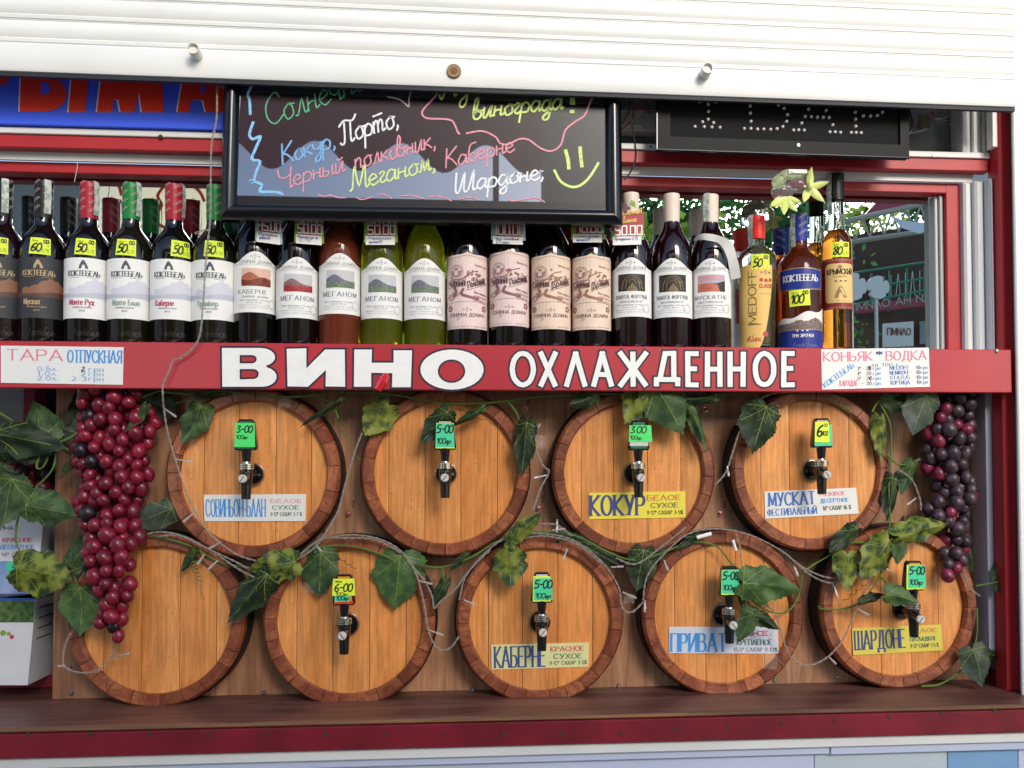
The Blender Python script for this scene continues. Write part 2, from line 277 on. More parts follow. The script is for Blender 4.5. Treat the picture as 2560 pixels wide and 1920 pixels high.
SC = {  # script hand, x-height .5
'с': (.42, '.38,.42 .2,.5 .03,.25 .18,0 .42,.14'), 'о': (.42, '.25,.5 .05,.32 .12,.02 .34,.12 .34,.4 .24,.5 .45,.44'), 'л': (.44, '0,.05 .1,.05 .3,.5 .33,.05 .45,.1'),
'н': (.44, '.07,.5 .03,0;.03,.22 .18,.3 .32,.27;.34,.5 .3,.05 .44,.1'), 'е': (.42, '.05,.22 .33,.32 .2,.5 .03,.25 .18,0 .42,.12'),
'ч': (.44, '0,.5 .04,.3 .2,.22 .33,.35;.36,.5 .3,.04 .44,.1'), 'и': (.44, '.06,.5 .03,.05 .14,.02 .34,.5 .3,.05 .44,.1'),
'й': (.44, '.06,.5 .03,.05 .14,.02 .34,.5 .3,.05 .44,.1;.1,.7 .2,.62 .36,.72'), 'к': (.42, '.06,.5 .02,0;.36,.5 .08,.26 .2,.2 .38,0'),
'у': (.42, '.02,.5 .06,.25 .2,.18 .34,.3;.38,.5 .28,-.25 .1,-.4 .08,-.2 .42,.06'), 'р': (.42, '.07,.5 -.04,-.45;.03,.3 .2,.5 .36,.35 .28,.06 .06,.05'),
'п': (.44, '.06,.5 .02,0;.03,.3 .2,.5 .3,.4 .28,.05 .42,.1'), 'т': (.56, '.05,.5 .02,0;.03,.3 .15,.5 .22,.4 .2,0;.22,.3 .34,.5 .42,.4 .4,.05 .54,.1;.05,.7 .48,.74'),
'ы': (.52, '.05,.5 .02,.05 .18,.03 .24,.2 .05,.27;.42,.5 .38,.03 .5,.1'), 'в': (.42, '.04,.2 .2,.8 .14,1 .05,.7 .03,.1 .2,0 .34,.2 .2,.42 .1,.36 .42,.38'),
'г': (.3, '.05,.4 .16,.5 .24,.4 .06,.15 .14,0 .3,.1'), 'а': (.46, '.36,.44 .18,.5 .03,.22 .13,0 .32,.2 .38,.5;.38,.5 .36,.04 .48,.1'),
'м': (.52, '0,.03 .1,.1 .18,.5 .25,.08 .4,.5 .4,.05 .52,.1'), 'д': (.46, '.36,.44 .18,.5 .03,.22 .13,0 .32,.2 .38,.5 .32,-.3 .15,-.42 .1,-.25 .48,.08'),
'б': (.42, '.42,.95 .15,.85 .05,.3 .18,0 .34,.2 .22,.45 .07,.3'), 'ш': (.62, '.05,.5 .03,.05 .12,.02 .28,.5 .26,.05 .34,.02 .5,.5 .48,.05 .6,.1'),
'С': (.62, '.6,.8 .45,1 .12,.7 .08,.25 .3,0 .62,.2'), 'К': (.6, '.17,1 .05,0;.6,1 .12,.48;.14,.5 .32,.4 .55,0'), 'П': (.6, '.2,.85 .12,.1 0,-.02 -.08,.08;.46,.8 .4,.05 .58,.12;-.05,.72 .2,.92 .55,.84 .74,1.06'),
'Ч': (.6, '.03,1 .08,.6 .3,.5 .5,.6;.58,1 .46,.02 .6,.08'), 'М': (.76, '0,0 .12,.1 .26,1 .38,.15 .66,1 .64,.05 .78,.12'), 'Ш': (.9, '.1,1 .05,.08 .2,.08 .42,.9 .38,.08 .55,.08 .78,.95 .74,.05 .88,.1'),
'Л': (.55, '-.1,.1 .02,.0 .38,1 .4,.05 .54,.12'), ',': (.2, '.08,.08 .12,.02 .04,-.14'), ';': (.2, '.1,.4 .12,.34;.08,.08 .12,.02 .04,-.14'), ' ': (.3, ''),
'0': (.46, '.25,1 .05,.7 .08,.1 .28,0 .42,.4 .36,.9 .22,1'), '1': (.3, '.02,.7 .22,1 .16,0'), '3': (.5, '.1,.95 .4,.9 .2,.55 .42,.3 .25,0 .02,.08'),
'5': (.5, '.5,1 .2,.98 .12,.58 .38,.55 .4,.15 .15,0 .02,.08'), '6': (.48, '.42,1 .12,.65 .06,.15 .25,0 .4,.2 .3,.45 .1,.35'), '8': (.48, '.3,.55 .1,.8 .3,1 .42,.8 .1,.25 .2,0 .4,.2 .28,.5'),
'.': (.15, '.05,.05 .09,.02'), '-': (.4, '.05,.45 .36,.5'), '2': (.5, '.1,.8 .3,1 .4,.75 .05,.02 .46,.05'), 'г.': (.3, ''), '4': (.5, '.2,1 .05,.4 .45,.42;.38,.8 .34,0'), '7': (.5, '.05,.95 .48,.98 .2,0'),
'Ц': (.55, '.05,1 .05,.1 .4,.1 .5,-.15;.42,1 .4,.1'), 'Д': (.5, '.1,.9 .4,1 .1,0 .5,.1'), 'А': (.5, '0,0 .4,1 .42,0;.1,.4 .42,.4'), 'х': (.4, '.02,.5 .36,0;.36,.5 .02,0'),
}
def parse(spec):
    out = []
    if isinstance(spec, tuple):
        return [[p * .66 for p in st] for st in parse(G[spec[1]][1])]
    for st in spec.split(';'):
        pts = []
        for tk in st.split():
            if tk[0] == 'a':
                cx, cy, rx, ry, a0, a1 = map(float, tk[1:].split(','))
                n = max(4, int(abs(a1 - a0) / 18))
                for k in range(n + 1):
                    a = radians(a0 + (a1 - a0) * k / n); pts.append(Vector((cx + rx * cos(a), cy + ry * sin(a))))
            else: pts.append(Vector(tuple(map(float, tk.split(',')))))
        if pts: out.append(pts)
    return out
def spline(pts, n=5):
    if len(pts) < 3: return pts
    P_ = [pts[0]] + list(pts) + [pts[-1]]; out = []
    for i in range(1, len(P_) - 2):
        a, b, c, d = P_[i - 1:i + 3]
        for k in range(n):
            t = k / n; out.append(.5 * ((2 * b) + (c - a) * t + (2 * a - 5 * b + 4 * c - d) * t * t + (3 * b - a - 3 * c + d) * t ** 3))
    out.append(pts[-1]); return out
def split_sharp(pts, lim=50):
    out = [[pts[0]]]
    for k in range(1, len(pts)):
        out[-1].append(pts[k])
        if k < len(pts) - 1:
            a = pts[k] - pts[k - 1]; b = pts[k + 1] - pts[k]
            if a.length > 1e-6 and b.length > 1e-6 and a.angle(b) > radians(lim): out.append([pts[k]])
    return out
def text(mb, F, s, u0, v0, h, width=None, pen=.12, thin=None, serif=False, script=False, slant=0, mi=0, hh=.0005, gap=.16, ang=0, jit=0):
    """write s; F frame in metric-ish units, (u0,v0) baseline start, h capital height, width fits the line"""
    tab = SC if script else G
    if script: gap = -.02 if gap == .16 else gap
    glyphs = [(c, tab.get(c) or G.get(c) or G[' ']) for c in s]
    tot = sum(g[0] + gap for _, g in glyphs) - gap
    sx = (width / tot) if width else h
    x = 0; ca, sa = cos(ang), sin(ang)
    if thin is None: thin = pen
    def T(p):
        X = p.x * 1.0; Y = p.y * h; X = X * sx + slant * Y
        return Vector((u0 + X * ca - Y * sa, v0 + X * sa + Y * ca))
    pw, tw = pen * h / 2, thin * h / 2
    pk = h if script else min(h, sx * 1.35); pw, tw = pen * pk / 2, thin * min(h, sx * 2) / 2
    def wf(t): a = abs(t.y * ca - t.x * sa); return tw + (pw - tw) * a
    for c, g in glyphs:
        jj = Vector((0, random.uniform(-jit, jit)))
        for st in parse(g[1]):
            sm = script and (c in SC)
            if sm: st = spline(st)
            st = [T(Vector((p.x + x, p.y)) + jj) for p in st]
            for sub in ([st] if sm else split_sharp(st)):
                mb.ribbon(F, sub, wf, hh, mi, ext=0 if sm else tw * .9)
                if serif and len(sub) >= 2:
                    for e, o in ((sub[0], sub[1]), (sub[-1], sub[-2])):
                        d = e - o
                        if len(sub) <= 4 and abs(d.y) > abs(d.x) * .8:
                            q = pen * pk * .75
                            mb.ribbon(F, [e - Vector((q * ca, q * sa)), e + Vector((q * ca, q * sa))], lambda t: tw * .8, hh, mi)
        x += g[0] + gap
def seg7(mb, F, s, u0, v0, cw, ch, pen, mi=0, hh=.0005):
    on = {'0': 'abcdef', '1': 'bc', '2': 'abged', '3': 'abgcd', '4': 'fgbc', '5': 'afgcd', '7': 'abc', '6': 'afgedc'}
    x = u0
    for c in s:
        if c == '.':
            mb.ribbon(F, [(x - cw * .1, v0), (x + cw * .08, v0)], lambda t: pen / 2, hh, mi); x += cw * .25; continue
        W = cw * .7; q = {'a': ((0, ch), (W, ch)), 'b': ((W, ch), (W, ch / 2)), 'c': ((W, ch / 2), (W, 0)), 'd': ((0, 0), (W, 0)), 'e': ((0, 0), (0, ch / 2)), 'f': ((0, ch / 2), (0, ch)), 'g': ((0, ch / 2), (W, ch / 2))}
        for k in on.get(c, 'g'):
            a, b = q[k]; mb.ribbon(F, [(x + a[0], v0 + a[1]), (x + b[0], v0 + b[1])], lambda t: pen / 2, hh, mi, ext=pen * .3)
        x += cw
# ------------------------------------------------------------------ materials
WHITE = mat('white_painted_metal', '#e9e9e6', .38, var=.06, vscale=6, bump=.03, bscale=300)
PVC = mat('white_pvc', '#d8dadb', .35, var=.08, vscale=5)
RED = mat('red_painted_frame', '#b3282f', .42, var=.14, vscale=9, bump=.03, bscale=250)
REDD = mat('dark_red_frame', '#7d1527', .45, var=.35, vscale=14, bump=.08, bscale=150)
SIGNR = mat('red_sign_plate', '#ba333f', .32, var=.16, vscale=5, stretch=(1, 1, .5), coat=.25, bump=.02, bscale=90)
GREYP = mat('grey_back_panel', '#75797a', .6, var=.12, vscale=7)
DARK = mat('dark_interior', '#17181a', .8)
BLACKP = mat('black_plastic', '#0d0d0f', .22, coat=.5)
BLACKM = mat('black_matte', '#232324', .8, spec=.1)
CHROME = mat('brushed_chrome', '#c9c9c6', .22, metal=1)
SCREW = mat('steel_screw', '#8c8f90', .4, metal=1)
SCREWD = mat('rusty_screw', '#3c2c26', .7)
PAPER = mat('white_paper', '#e8e8e4', .5)
NAVY = mat('navy_outline', '#1e2036', .5)
LETW = mat('white_letter_paint', '#f1f0ec', .5, var=.05, vscale=60)
INK = mat('black_ink', '#151515', .5)
IB = mat('blue_print', '#3f6fc0', .5); IB2 = mat('dark_blue_print', '#3c4a86', .5); IL = mat('light_blue_print', '#3f93dc', .5)
IP = mat('pink_print', '#ea7b98', .5); IR = mat('red_print', '#cf3a4c', .5); IG = mat('green_print', '#2a6e68', .5); IK = mat('grey_print', '#4b4f58', .5)
STY = mat('yellow_sticker', '#dff23c', .6); STG = mat('mint_sticker', '#45cf98', .6); STG2 = mat('bright_green_sticker', '#4fe06e', .6)
TAPE = mat('clear_tape', '#e8e4de', .12, alpha=.13)
PINE = wood('pine_heading', '#e79d5a', '#d98a47', '#c9793a', ns=34, rough=.34, coat=.35, rand=.08, ring=.22)
STAVE = wood('stained_stave', '#a4603f', '#7a3d28', '#67301f', scale=(1, 1, 1), ns=45, rough=.36, coat=.3, rand=.22)
PANEL = wood('walnut_board', '#b58463', '#966a4e', '#7d563e', ns=26, rough=.42, coat=.2, rand=.0)
SHELF = wood('dark_stained_shelf', '#7c5042', '#5a362c', '#452820', scale=(.06, 1, 1), ns=32, rough=.5, coat=.05, rand=0)
TAN = mat('bare_wood_edge', '#8a6442', .6, col2='#4b3324', vscale=40, stretch=(.1, 1, 1))

# ------------------------------------------------------------------ setting
mb = MB(); mb.quad((-60, -80, 0), (60, -80, 0), (60, 30, 0), (-60, 30, 0))
g = mb.build('ground', mat('paving', '#9c968c', .8, var=.25, vscale=3, bump=.2, bscale=40)); tag(g, kind='structure')

XL, XR = -1.30, P(2507, 1000, 0).x            # inner edge of the outer right post
zb = lambda py, Y, px=1280: P(px, py, Y).z
SHZ = 1.094                                    # wooden counter height
kiosk = thing('kiosk', 'white and red metal kiosk front framing the bottle shelf and the barrels', 'kiosk', (0, 0, 0))
def kp(name, m, *boxes, bev=0, label=None):
    b = MB()
    for x in boxes: b.box(*x, bev=bev)
    o = b.build(name, m, kiosk)
    if label: o['label'] = label
    return o
PX1 = XR + .024
kp('post', RED, (XR, PX1, 0, .035, SHZ, 2.30), bev=.002, label='red post at the right edge')
kp('guide_rail', mat('grey_aluminium', '#a5a8a8', .4, metal=.3), (PX1 + .0005, PX1 + .008, -.02, .03, SHZ, 2.6), bev=.001)
kp('corner_post', WHITE, (P(2538, 600, -.03).x, PX1 + .25, -.03, -.024, 0, 2.6), bev=.002, label='white kiosk corner at the right edge')
kp('side_wall', WHITE, (PX1 + .0085, PX1 + .25, -.0235, 1.0, 0, 2.6))
# beams
b1t, b1b = zb(368, 0), zb(399, 0); b2t_ = zb(434, .06)
b1t, b1b = zb(368, .03), zb(399, .03)
kp('beam', RED, (XL, XR - .0005, .03, .05, b1b, b1t), bev=.0015, label='upper red beam')
kp('beam', WHITE, (XL, XR - .0005, .026, .048, b1t + .001, zb(350, .026)), bev=.001, label='white strip above the upper red beam')
kp('soffit', PVC, (XL, XR - .02, .051, .0575, b2t_ + .001, b1b + .02), label='white soffit between the two red beams')
b2t, b2b = zb(432, .06), zb(458, .06)
XI1 = P(2402, 700, .06).x; XI0 = P(2368, 700, .06).x
kp('beam', RED, (XL, XI1, .0605, .088, b2b, b2t), bev=.0015, label='lower red beam above the mirror')
kp('soffit', PVC, (XL, XR - .02, .0576, .0605, b2t + .0005, b2t + .004))
SZ0 = zb(863, -.02) - .004                     # bottle shelf height
kp('post', RED, (XI0, XI1, .060, .088, SZ0, b2t), bev=.0015, label='inner red post beside the mirror')
kp('trim', mat('grey_white_trim', '#b9bcbb', .4), (XI0 - .007, XI0 - .0005, .07, .0965, SZ0, b2b - .0005), (XI0 - .014, XI0 - .008, .076, .0965, SZ0, b2b - .0005), bev=.001)
# white side lining of the upper niche, in profiles
xs = [XI1 + .0005, XI1 + .016, XI1 + .034, XI1 + .036, XR - .001]
kp('side_lining', PVC, (xs[0], xs[1], .045, .09, SZ0, b1b - .016), (xs[1] + .001, xs[2], .035, .09, SZ0, b1b - .016), (xs[3], xs[4], .018, .09, SZ0, b1b - .016), bev=.004)
kp('shelf_board', PVC, (XL, XR, -.004, .096, SZ0 - .016, SZ0), label='shelf board the bottles stand on')
# upper service bay behind shutter
kp('back_panel', GREYP, (XL, XR - .001, .072, .08, b1t, 2.6))
cx0 = P(2405, 300, .03).x
for k in range(5): kp('side_lining', PVC, (cx0 + k * .0105, cx0 + k * .0105 + .0098, .03 + (k % 2) * .006, .07, zb(352, .03), 2.6), bev=.002)
kp('trim', WHITE, (P(2482, 300, 0).x, XR - .0008, .001, .02, zb(350, .0) + .012, 2.6), bev=.001)
kp('roof', GREYP, (-1.6, 1.5, -.08, 1.0, 2.62, 2.7))
# lower niche
NB = .26
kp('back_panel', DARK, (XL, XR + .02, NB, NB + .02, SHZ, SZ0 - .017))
nx = P(62, 1100, .2).x
kp('side_lining', mat('grey_lining', '#7e7e80', .5), (XL, P(-20, 1100, .2).x, .2, .235, SHZ, SZ0 - .017), (P(-19, 1100, .2).x, nx - .012, .2, .235, SHZ, SZ0 - .017), (nx - .0115, nx, .195, .235, SHZ, SZ0 - .017), bev=.001)
kp('post', REDD, (nx + .0005, nx + .022, .19, .235, SHZ, SZ0 - .017), bev=.002)
kp('sill', REDD, (XL, -.745, .17, .25, SHZ + .0005, SHZ + .026), bev=.002)
mb = MB(); xo = XR
b = P(2440, 1300, .11).x
mb.box(xo - .012, xo - .0005, .036, .0895, SHZ + .055, SZ0 - .017); mb.box(b + .002, xo - .0125, .088, .1, SHZ + .02, SZ0 - .017)
mb.build('side_lining', mat('lilac_grey_pvc', '#b9bbc9', .4, var=.06, vscale=5), kiosk)
kp('post', REDD, (b - .006, b + .0015, .07, .105, SHZ, SZ0 - .017), bev=.001)
kp('sill', REDD, (b + .002, XR + .0235, .012, .1, SHZ + .0005, SHZ + .021), bev=.002)
# counter
mb = MB(); mb.box(XL, PX1, -.088, NB, SHZ - .018, SHZ, bev=.002); o = mb.build('counter', SHELF, kiosk); o['label'] = 'dark stained wooden counter under the barrels'
kp('counter_edge', TAN, (XL, PX1, -.0925, -.0885, SHZ - .006, SHZ - .001), bev=.001)
fz1, fz0 = zb(1826, -.095), zb(1864, -.095)
kp('fascia', REDD, (XL, PX1 + .2, -.098, -.085, fz0, SHZ - .0075), bev=.0015, label='crimson metal strip under the counter')
for k, x in enumerate([70, 226, 375, 522, 668, 815, 962, 1110, 1258, 1403, 1550, 1690, 1822, 1955, 2088, 2222, 2355, 2487]):
    p = P(x, 1836 if x < 1500 else 1836 - (x - 1500) * .06, -.098); mb = MB(); mb.lathe([(0, -.0008), (.003, -.0008), (.0036, 0)], (p.x, -.0982, p.z), 'Y', 10)
    mb.build('screw', SCREWD, kiosk)
z1 = fz0 - .019
kp('ledge', PVC, (XL, PX1 + .2, -.09, -.06, z1, fz0 - .0005), bev=.002, label='pale strip below the crimson metal strip')
LAV = mat('pale_lilac_panel', '#b9c2dd', .35, var=.05, vscale=4); BLU = mat('sky_blue_panel', '#7ba6d0', .35, var=.15, vscale=6); PAL = mat('pale_grey_panel', '#b3c0cb', .35, var=.06, vscale=5)
xa, xb_, xc, xd = P(2075, 1880, -.08).x, P(2035, 1900, -.075).x, P(2368, 1900, -.075).x, P(2545, 1900, -.075).x
kp('trim', LAV, (XL, xa - .002, -.083, -.07, z1 - .013, z1 - .0005), (xa, PX1 + .2, -.084, -.07, z1 - .014, z1 - .0005), bev=.001)
kp('front_panel', LAV, (XL, xb_, -.075, -.05, 0, z1 - .0145), bev=.001)
kp('front_panel', PAL, (xb_ + .001, xc, -.075, -.05, 0, z1 - .0145), bev=.001)
kp('front_panel', BLU, (xc + .001, xd, -.075, -.05, 0, z1 - .0145), bev=.001)
kp('front_panel', LAV, (xd + .001, PX1 + .2, -.075, -.05, 0, z1 - .0145), bev=.001)
# mirror
mr = MB(); mr.box(XL, XI0 - .015, MIR, MIR + .004, SZ0, b2b + .01)
mm = bpy.data.materials.new('mirror_glass'); mm.use_nodes = True
q = mm.node_tree.nodes['Principled BSDF']; q.inputs['Metallic'].default_value = 1; q.inputs['Roughness'].default_value = .006; q.inputs['Base Color'].default_value = (.62, .68, .70, 1)
tag(mr.build('mirror', mm), 'mirror behind the row of bottles reflecting trees and a cafe', 'mirror')

# ------------------------------------------------------------------ roller shutter
sh = thing('roller_shutter', 'white roller shutter pulled almost up across the top', 'shutter', (0, -.05, 2.2))
SX0, SX1 = XL, P(2527, 200, -.045).x
zs = [zb(222, -.06)]; zs.append(zb(150, -.06)); pit = .0397
for k in range(7): zs.append(zs[-1] + pit)
def slat(z0, z1, flat_=False):
    m = MB(); hgt = z1 - z0
    pr = [(-.052, 0), (-.058, .0015), (-.060, .006), (-.060, hgt - .006), (-.058, hgt - .0012), (-.053, hgt - .0004), (-.046, hgt - .0004), (-.046, 0)] if flat_ else \
         [(-.0538, .0), (-.0538, .0014), (-.0558, .0024), (-.0562, .0075), (-.0548, .0095), (-.0566, .013), (-.0582, .022), (-.0572, hgt - .006), (-.0535, hgt - .0006), (-.048, hgt - .0004), (-.048, 0)]
    n = len(pr); i = len(m.v)
    for x in (SX0, SX1): m.v += [Vector((x, y, z0 + z)) for y, z in pr]
    for k in range(n): m.f.append((k, n + k, n + (k + 1) % n, (k + 1) % n)[::-1]); m.m.append(0)
    m.f.append(tuple(range(n))); m.m.append(0); m.f.append(tuple(range(2 * n - 1, n - 1, -1))); m.m.append(0)
    return m
o = slat(zs[0], zs[1], True).build('bottom_bar', WHITE, sh, True, 30)
for k in range(1, 8): slat(zs[k], zs[k + 1]).build('slat', WHITE, sh, True, 30)
mb = MB(); mb.box(SX0, SX1, -.056, -.048, zs[0] - .006, zs[0] - .0004); mb.build('rubber_seal', mat('dark_rubber', '#23252c', .6), sh)
def stub(px, py, qx, qy, L):
    a = P(px, py, -.0605); b_ = P(qx, qy, -.0605 - L); d = (b_ - a).normalized(); m = MB()
    up = d.orthogonal().normalized(); s2 = d.cross(up); n = 20; rings = [(.0095, 0), (.0095, 1), (.0082, 1), (.0082, .75)]
    for r, t in rings:
        for j in range(n): m.v.append(a + (b_ - a) * t + (up * cos(2 * pi * j / n) + s2 * sin(2 * pi * j / n)) * r)
    for k in range(3):
        for j in range(n): m.f.append((k * n + j, k * n + (j + 1) % n, (k + 1) * n + (j + 1) % n, (k + 1) * n + j)); m.m.append(0)
    m.f.append(tuple(3 * n + j for j in range(n))[::-1]); m.m.append(0)
    m.build('stop_tube', mat('cream_plastic', '#e4e2da', .4), sh, True)
sh.rotation_euler.y = .0048
stub(493, 142, 482, 123, .024); stub(1762, 183, 1770, 166, .024)
p = P(1135, 179, -.0605); mb = MB(); mb.lathe([(.0, -.004), (.0115, -.004), (.0122, -.0025), (.0122, 0)], (p.x, -.0605, p.z), 'Y', 28)
lk = mb.build('lock', mat('dull_brass', '#6e5a45', .4, metal=.8), sh, True); mb = MB(); mb.lathe([(0, -.0008), (.0055, -.0008), (.006, 0)], (p.x, -.0646, p.z), 'Y', 20); mb.box(p.x - .0005, p.x + .0005, -.0662, -.0656, p.z - .0025, p.z + .003, 0); mb.build('keyway', mat('dark_brass', '#59462f', .35, metal=.9), lk)

# ------------------------------------------------------------------ red signboard with the big letters
sg = thing('signboard', 'long red signboard with white hand painted letters under the bottles', 'sign', (0, -.02, SZ0))
sgt, sgb = SZ0 + .004, zb(976, -.02)
SGX1 = P(2529, 900, -.02).x
mb = MB(); mb.box(XL, SGX1, -.02, -.005, sgb, sgt, bev=.0015); mb.build('board', SIGNR, sg)
p = P(2491, 877, -.02); mb = MB(); mb.lathe([(0, -.003), (.003, -.0028), (.0045, 0)], (p.x, -.0201, p.z), 'Y', 12); mb.build('screw', SCREW, sg, True)
F = pframe(-.0202)
def big(ch, x0, x1, yt, yb, pen, thin, jit=2.0):
    w_, spec = G[ch]
    for nm, ex, hh, m in (('outline', 4.5, .0002, NAVY), ('letter', 0, .0007, LETW)):
        m_ = MB(); L = []; rnd = random.Random(hash(ch) % 97 + int(x0))
        ix0, ix1, iyt, iyb = x0 + pen / 2, x1 - pen / 2, yt + thin / 2, yb - thin / 2
        for st in parse(spec):
            pts = [Vector((ix0 + p.x / w_ * (ix1 - ix0) + rnd.uniform(-jit, jit) * .25, -(iyb - p.y * (iyb - iyt)) + rnd.uniform(-jit, jit) * .25)) for p in st]
            if (st[0] - st[-1]).length < 1e-5: pts[-1] = pts[0].copy()
            for sub in split_sharp(pts):
                m_.ribbon(F, sub, lambda t: ((thin + (pen - thin) * abs(t.y)) / 2 + ex), hh, 0, ext=(0 if len(sub) > 4 else thin * .42) + (ex if len(sub) < 5 else 0))
        o = m_.build(nm, m, sg if nm == 'outline' else sgl)
        if nm == 'outline': sgl = o
arc = lambda cx, cy, rx, ry, a0, a1, n=10: [(cx + rx * cos(radians(a0 + (a1 - a0) * k / n)), cy - ry * sin(radians(a0 + (a1 - a0) * k / n))) for k in range(n + 1)]
def bigpoly(outer, holes=(), bands=None):
    m = MB(); 
    for pl in [outer] + list(holes): m.ribbon(F, [Vector((x, -y)) for x, y in pl + [pl[0]]], lambda t: 5.0, .0003)
    o = m.build('outline', NAVY, sg)
    for pl in bands or [outer]:
        m = MB(); m.poly([F(x, -y, .0006) for x, y in pl]); q = m.build('letter', LETW, o)
    m = MB()
    for pl in holes:
        m.poly([F(x, -y, .0010) for x, y in pl]); m.ribbon(F, [Vector((x, -y)) for x, y in pl + [pl[0]]], lambda t: 2.2, .0012, 1)
    if holes: m.build('letter_counter', [SIGNR, NAVY], o)
bigpoly([(555, 870), (640, 870)] + arc(652, 893, 36, 23, 85, -70, 8) + [(668, 917)] + arc(656, 942, 36, 25, 75, -90, 8) + [(556, 967)], [[(602, 890), (628, 890)] + arc(630, 898, 10, 8, 80, -80, 6) + [(602, 906)], [(602, 925), (632, 925)] + arc(634, 935, 11, 10, 80, -80, 6) + [(602, 946)]])
bigpoly([(717, 872), (766, 871), (766, 921), (813, 874), (862, 874), (863, 967), (814, 966), (815, 925), (770, 967), (719, 966)])
bigpoly([(886, 874), (930, 874), (929, 907), (984, 907), (984, 876), (1030, 876), (1027, 968), (980, 968), (981, 933), (928, 932), (928, 967), (885, 967)])
bigpoly(arc(1130, 924, 79, 50, 0, 352, 30), [arc(1129, 928, 32, 27, 0, 348, 22)])
for ch, x0, x1 in (('О', 1274, 1340), ('Х', 1346, 1394), ('Л', 1410, 1468), ('А', 1478, 1534), ('Ж', 1545, 1620), ('Д', 1634, 1701), ('Е', 1713, 1748), ('Н', 1762, 1806), ('Н', 1818, 1864), ('О', 1881, 1941), ('Е', 1953, 1988)):
    big(ch, x0, x1, 878, 968 if ch != 'Д' else 955, 13, 12, 2.5)
def card(name, label, cat, corners, Y, bg_, items, group=None, thick=.0008, kids=True, parent=None, extra=None):
    """flat printed card; items (text,u0,u1,v0,v1,style,material,[ang])"""
    F0, W, Hh = qframe(*corners, Y); F1 = flat(F0, W, Hh)
    m = MB(); a, b_, c, d = F0(0, 0), F0(1, 0), F0(1, 1), F0(0, 1)
    m.prism([a, b_, c, d], thick)
    base = (a + c) / 2
    if parent: t = parent
    else: t = thing(name, label, cat, base, group)
    o = m.build('card' if not parent else name, bg_, t)
    by = {}
    for it in items:
        s, u0, u1, v0, v1, st, mt = it[:7]; ang = it[7] if len(it) > 7 else 0
        k = mt.name
        if k not in by: by[k] = (MB(), mt)
        mm_ = by[k][0]
        if st == 'seg': seg7(mm_, F1, s, u0 * W, v0 * Hh, (u1 - u0) * W / (len(s) - .7), (v1 - v0) * Hh, (v1 - v0) * Hh * .16)
        elif st == 'rect': mm_.quad(F1(u0 * W, v0 * Hh, .0003), F1(u1 * W, v0 * Hh, .0003), F1(u1 * W, v1 * Hh, .0003), F1(u0 * W, v1 * Hh, .0003))
        elif st == 'line': mm_.ribbon(F1, [(u0 * W, v0 * Hh), (u1 * W, v1 * Hh)], lambda t: .0006, .0004)
        else:
            h_ = (v1 - v0) * Hh
            kw = dict(serif=dict(pen=.155, thin=.065, serif=True, gap=.2), bold=dict(pen=.2, thin=.1, serif=True, gap=.22), sans=dict(pen=.15), hand=dict(pen=.12, script=True, jit=.02), fat=dict(pen=.2, script=True))[st]
            text(mm_, F1, s, u0 * W, v0 * Hh, h_, width=(u1 - u0) * W, ang=ang, **kw)
    for k, (mm_, mt) in by.items():
        ob = mm_.build('lettering', mt, o if parent else t)
    return t
card('price_card', 'white ТАРА bottle deposit price card at the left end of the red signboard', 'price card', [(2, 864), (309, 868), (307, 962), (2, 957)], -.0212, PAPER, [
    ('ТАРА', .05, .5, .62, .9, 'serif', IP), ('ОТПУСКНАЯ', .545, .985, .58, .9, 'serif', IL), ('0.5л.', .3, .47, .34, .45, 'serif', IL), ('1.0л.', .3, .47, .215, .32, 'serif', IL), ('2.0л.', .3, .47, .09, .2, 'serif', IL),
    ('2', .655, .69, .35, .46, 'fat', INK), ('грн', .72, .84, .34, .46, 'serif', IL), ('2', .655, .69, .22, .33, 'serif', IL), ('грн', .72, .84, .22, .33, 'serif', IL), ('2-3', .58, .7, .09, .2, 'serif', IL), ('грн', .72, .84, .09, .2, 'serif', IL)])
rows = [('КОНЬЯК', .02, .47, .7, .92, 'serif', IP), ('*', .51, .56, .72, .92, 'sans', IB2), ('ВОДКА', .6, .97, .7, .92, 'serif', IP), ('за 100 г.', .46, .73, .55, .63, 'serif', IG), ('КОКТЕБЕЛЬ', .03, .36, .04, .17, 'serif', IL, radians(34)),
        ('КАРАДАГ', .165, .33, .08, .21, 'serif', IP)]
for k, (a, bb, c) in enumerate((('3* -', '20', 'MEDOFF'), ('4* -', '20', 'NEMIROFF'), ('5* -', '20', 'STATUS'), ('-', '20', 'ХОРТИЦА'))):
    y = .46 - k * .125; rows += [(a, .33 if k < 3 else .365, .39, y, y + .085, 'serif', IK), (bb, .41, .455, y, y + .085, 'serif', IK), ('грн', .475, .54, y, y + .085, 'serif', IL), (c, .63, .81, y, y + .09, 'serif', IB), ('-10', .86, .91, y, y + .085, 'serif', IK), ('грн', .92, .98, y, y + .085, 'serif', IL)]
rows += [('8', .43, .45, .46, .56, 'fat', INK), ('0', .44, .457, .21, .3, 'fat', INK)]
card('price_card', 'white price card for cognac and vodka at the right end of the red signboard', 'price card', [(2053, 873), (2322, 869), (2325, 967), (2055, 974)], -.0212, PAPER, rows)

